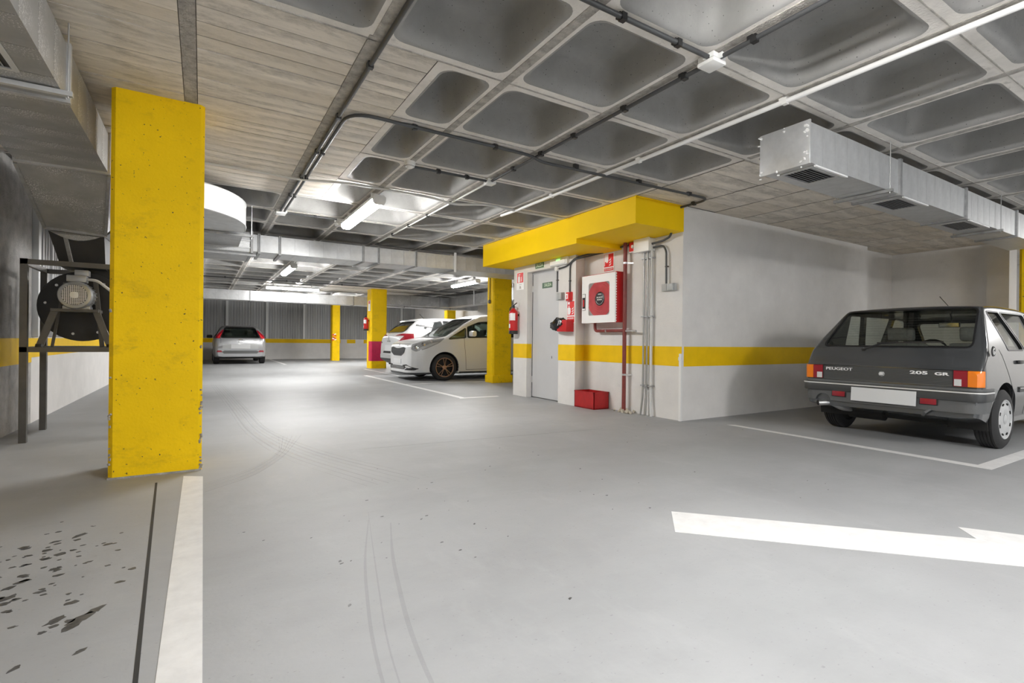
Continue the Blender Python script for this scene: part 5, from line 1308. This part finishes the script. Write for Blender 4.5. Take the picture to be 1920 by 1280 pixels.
s2 = rpoly([(1.34,1.02),(2.45,.98),(2.05,1.33),(1.28,1.375)], .03)
arches = [arch_cyl(x, .30, .36, y0, y1) for x in (.62, 2.98) for y0, y1 in ((-1,-.5),(.5,1))]
build_body(B, S, 'paint_white', [win_yz(rw, -.1, 1.0), win_yz(ws, 2.0, 3.1)] + [win_xz(p, -1.2, 1.2) for p in (s1, s2)], arches)
windows(B, S, 'darkglass', rear=rw, rx=(-.1,1.0), front=ws, fx=(2.0,3.1), sides=(s1, s2), sealw=.02)
for x in (.62, 2.98):
    for sd in (-1, 1): cpart('wheel_housing', housing(x, .30, .36, sd*.45, sd*.78), 'well', B); wheel(B, x, sd*.72, .30, .19, sd, 'alloy')
cpart('floor_pan', MB().box(.3,3.4,-.45,.45,.2,.3), 'well', B, angle=0)
for sd in (-1, 1):
    yy = lambda pts: [(sd*a, b) for a, b in pts]
    tl = cpart('tail_lamp', skin_patch(S, .006, .014, win_yz(rpoly(yy([(.34,.985),(.48,1.02),(.72,1.04),(.95,1.03),(.95,.96),(.80,.85),(.56,.78),(.58,.805),(.73,.865),(.76,.985),(.48,.983)]), .015), -.1, .42)), 'redlens', B, angle=28, label='hooked red tail lamp')
    cpart('smoked_tip', skin_patch(S, .008, .014, win_yz(yy([(.58,.795),(.66,.81),(.66,.835),(.58,.82)]), -.1, .4)), 'black', tl, angle=28)
    cpart('roof_blade', skin_patch(S, .006, .014, win_xz([(.50,1.24),(.95,1.20),(.95,1.23),(.52,1.29)], *((-1.2,-.3) if sd < 0 else (.3,1.2)))), 'black', B, angle=28)
cpart('number_plate', MB().prism([(-.012,.60),(-.006,.60),(.012,.74),(.004,.74)], 'xz', -.25, .25), 'plate', B, label='blank pale number plate')
cpart('plate_recess', skin_patch(S, .004, .012, win_yz([(-.42,.53),(.42,.53),(.36,.585),(-.36,.585)], -.1, .1)), 'black', B, angle=28)
cpart('rear_bumper', skin_patch(S, .010, .02, win_yz([(-.9,.40),(.9,.40),(.9,.50),(-.9,.50)], -.1, .25)), 'greybox', B, angle=28)
cpart('rear_diffuser', skin_patch(S, .004, .02, win_yz([(-.9,.2),(.9,.2),(.9,.40),(-.9,.40)], -.1, .25)), 'black', B, angle=28)
lion = MB().prism([(.02,.88),(.01,.93),(.03,.975),(.015,1.0),(-.005,.97),(-.01,.93),(-.005,.89),(-.03,.875)], 'yz', .005, .018)
cpart('emblem', lion, 'greybox', B, angle=0)
cpart('lettering', text_at('PEUGEOT', .05, (.016,.0,.84), RYc, UZc, .001, 1.2, .004), 'greybox', B, angle=0)
cpart('roof_spoiler', MB().prism([(.48,1.365),(.60,1.42),(.75,1.435),(.74,1.40),(.6,1.37)], 'xz', -.54, .54), 'paint_white', B, bevel=.006)
cpart('roof_aerial', MB().tube([(.98,0,1.46),(.86,0,1.58)], .006, 6).lathe([(.03,0),(.012,.02)], (.98,0,1.46), 'z', 10), 'black', B)

# ---- the silver hatchback far down the aisle, tail towards the camera
Cc = thing('hatchback_car', 'silver hatchback parked far down the aisle against the back wall', 'car', (1.17, 20.3, 0), PI/2)
L_ = 4.03
top = [(0,.66),(.02,.80),(.05,.90),(.08,.955),(.16,1.05),(.30,1.16),(.46,1.26),(.60,1.325),(.8,1.36),(1.3,1.385),(1.8,1.375),(2.1,1.33),(2.6,1.08),(2.9,.93),(3.3,.86),(3.7,.78),(3.95,.66),(4.03,.55)]
plan = [(0,.84),(.03,.89),(.08,.94),(.18,.98),(.35,1.0),(3.2,1.0),(3.7,.95),(3.95,.83),(4.03,.74)]
S = CarShape(L_, .84, top, plan, [(.2,.94),(.35,.985),(.6,1.0),(.80,.985),(.95,.94),(1.4,.62)], [(0,.08),(.3,.09),(.6,.12),(2.0,.12),(3.0,.10),(4.03,.06)], [(0,.27),(.2,.24),(.5,.2),(3.5,.18),(4.03,.22)], .03,
             frange((0,.2,14),(.2,.65,16),(.65,2.1,16),(2.1,2.9,12),(2.9,4.03,14)))
rw = rpoly([(-.60,.955),(.60,.955),(.47,1.29),(-.47,1.29)], .04)
ws = rpoly([(-.6,.98),(.6,.98),(.48,1.3),(-.48,1.3)], .05)
s1 = rpoly([(.62,1.02),(2.5,.93),(2.1,1.24),(1.3,1.30),(.85,1.25)], .03)
arches = [arch_cyl(x, .295, .36, y0, y1) for x in (.66, 3.12) for y0, y1 in ((-1,-.5),(.5,1))]
build_body(Cc, S, 'paint_silver', [win_yz(rw, -.1, 1.0), win_yz(ws, 2.0, 3.1), win_xz(s1, -1.2, 1.2)], arches)
windows(Cc, S, 'tintglass', rear=rw, rx=(-.1,1.0), front=ws, fx=(2.0,3.1), sides=(s1,), sealw=.03)
for x in (.66, 3.12):
    for sd in (-1, 1): cpart('wheel_housing', housing(x, .295, .36, sd*.45, sd*.8), 'well', Cc); wheel(Cc, x, sd*.735, .295, .19, sd, 'alloy')
cpart('floor_pan', MB().box(.3,3.7,-.45,.45,.2,.3), 'well', Cc, angle=0)
cpart('roof_panel', skin_patch(S, .004, .012, win_yz([(-.46,1.29),(.46,1.29),(.44,1.34),(-.44,1.34)], .3, 1.0)), 'black', Cc, angle=28)
for sd in (-1, 1):
    yy = lambda pts: [(sd*a, b) for a, b in pts]
    tl = cpart('tail_lamp', skin_patch(S, .008, .016, win_yz(yy([(.63,.915),(.82,.915),(.80,.97),(.56,1.22),(.52,1.22),(.63,.97)]), -.1, .6)), 'redlens', Cc, angle=28, label='tall red tail lamp')
    cpart('lamp_edge', skin_patch(S, .012, .016, win_yz(yy([(.66,.93),(.72,.93),(.70,.98),(.60,1.10),(.58,1.10)]), -.1, .5)), 'signred', tl, angle=28)
    cpart('reflector', skin_patch(S, .010, .016, win_yz(yy([(.56,.43),(.74,.43),(.72,.495),(.60,.495)]), -.1, .2)), 'redlens', Cc, angle=28)
    cpart('door_mirror', MB().cbox((2.35,sd*.93,.985),(.10,.19,.12)), 'black', Cc, bevel=.03)
    cpart('tailgate_gap', skin_patch(S, .0015, .006, win_yz(yy([(.612,.74),(.62,.74),(.62,.95),(.612,.95)]), -.1, .2)), 'black', Cc, angle=0)
cpart('bumper_insert', skin_patch(S, .006, .014, win_yz([(-.52,.38),(.52,.38),(.58,.45),(.50,.49),(-.50,.49),(-.58,.45)], -.1, .2)), 'bumper_grey', Cc, angle=28)
cpart('plate_recess', skin_patch(S, .004, .012, win_yz([(-.56,.55),(.56,.55),(.56,.72),(-.56,.72)], -.1, .2)), 'greybox', Cc, angle=28, label='darker grey panel around the plate')
cpart('number_plate', MB().box(-.018,.006,-.30,.30,.555,.71), 'plate', Cc, label='blank pale number plate')
cpart('bumper_ledge', skin_patch(S, .016, .02, win_yz([(-.9,.52),(.9,.52),(.9,.545),(-.9,.545)], -.1, .25)), 'paint_silver', Cc, angle=28)
cpart('boot_handle', skin_patch(S, .02, .02, win_yz([(-.08,.785),(.08,.785),(.08,.81),(-.08,.81)], -.1, .2)), 'chrome', Cc, angle=28)
chev = MB()
for z in (.855, .88): chev.bar((.01,.07,z),(.0,0,z+.025),.014,.01).bar((.0,0,z+.025),(.01,-.07,z),.014,.01)
cpart('emblem', chev, 'chrome', Cc, angle=0)
cpart('lettering', text_at('CITROËN', .05, (.012,.43,.86), RYc, UZc, .001, 1.0, .004).merge(text_at('C4', .055, (.012,-.47,.86), RYc, UZc, .002, 1.1, .004)), 'greybox', Cc, angle=0)
seat(Cc, .85, 0, .5, 1.2, .5, False); seat(Cc, 1.7, .37, .5, .48, .55); seat(Cc, 1.7, -.37, .5, .48, .55)
cpart('rear_seat_headrest', MB().box(.72,.80,-.48,-.24,1.0,1.12).box(.72,.80,.24,.48,1.0,1.12), 'seat', Cc, bevel=.02, kind='stuff')
cpart('dashboard', MB().box(2.3,2.7,-.68,.68,.55,.92), 'cabin', Cc, bevel=.02)
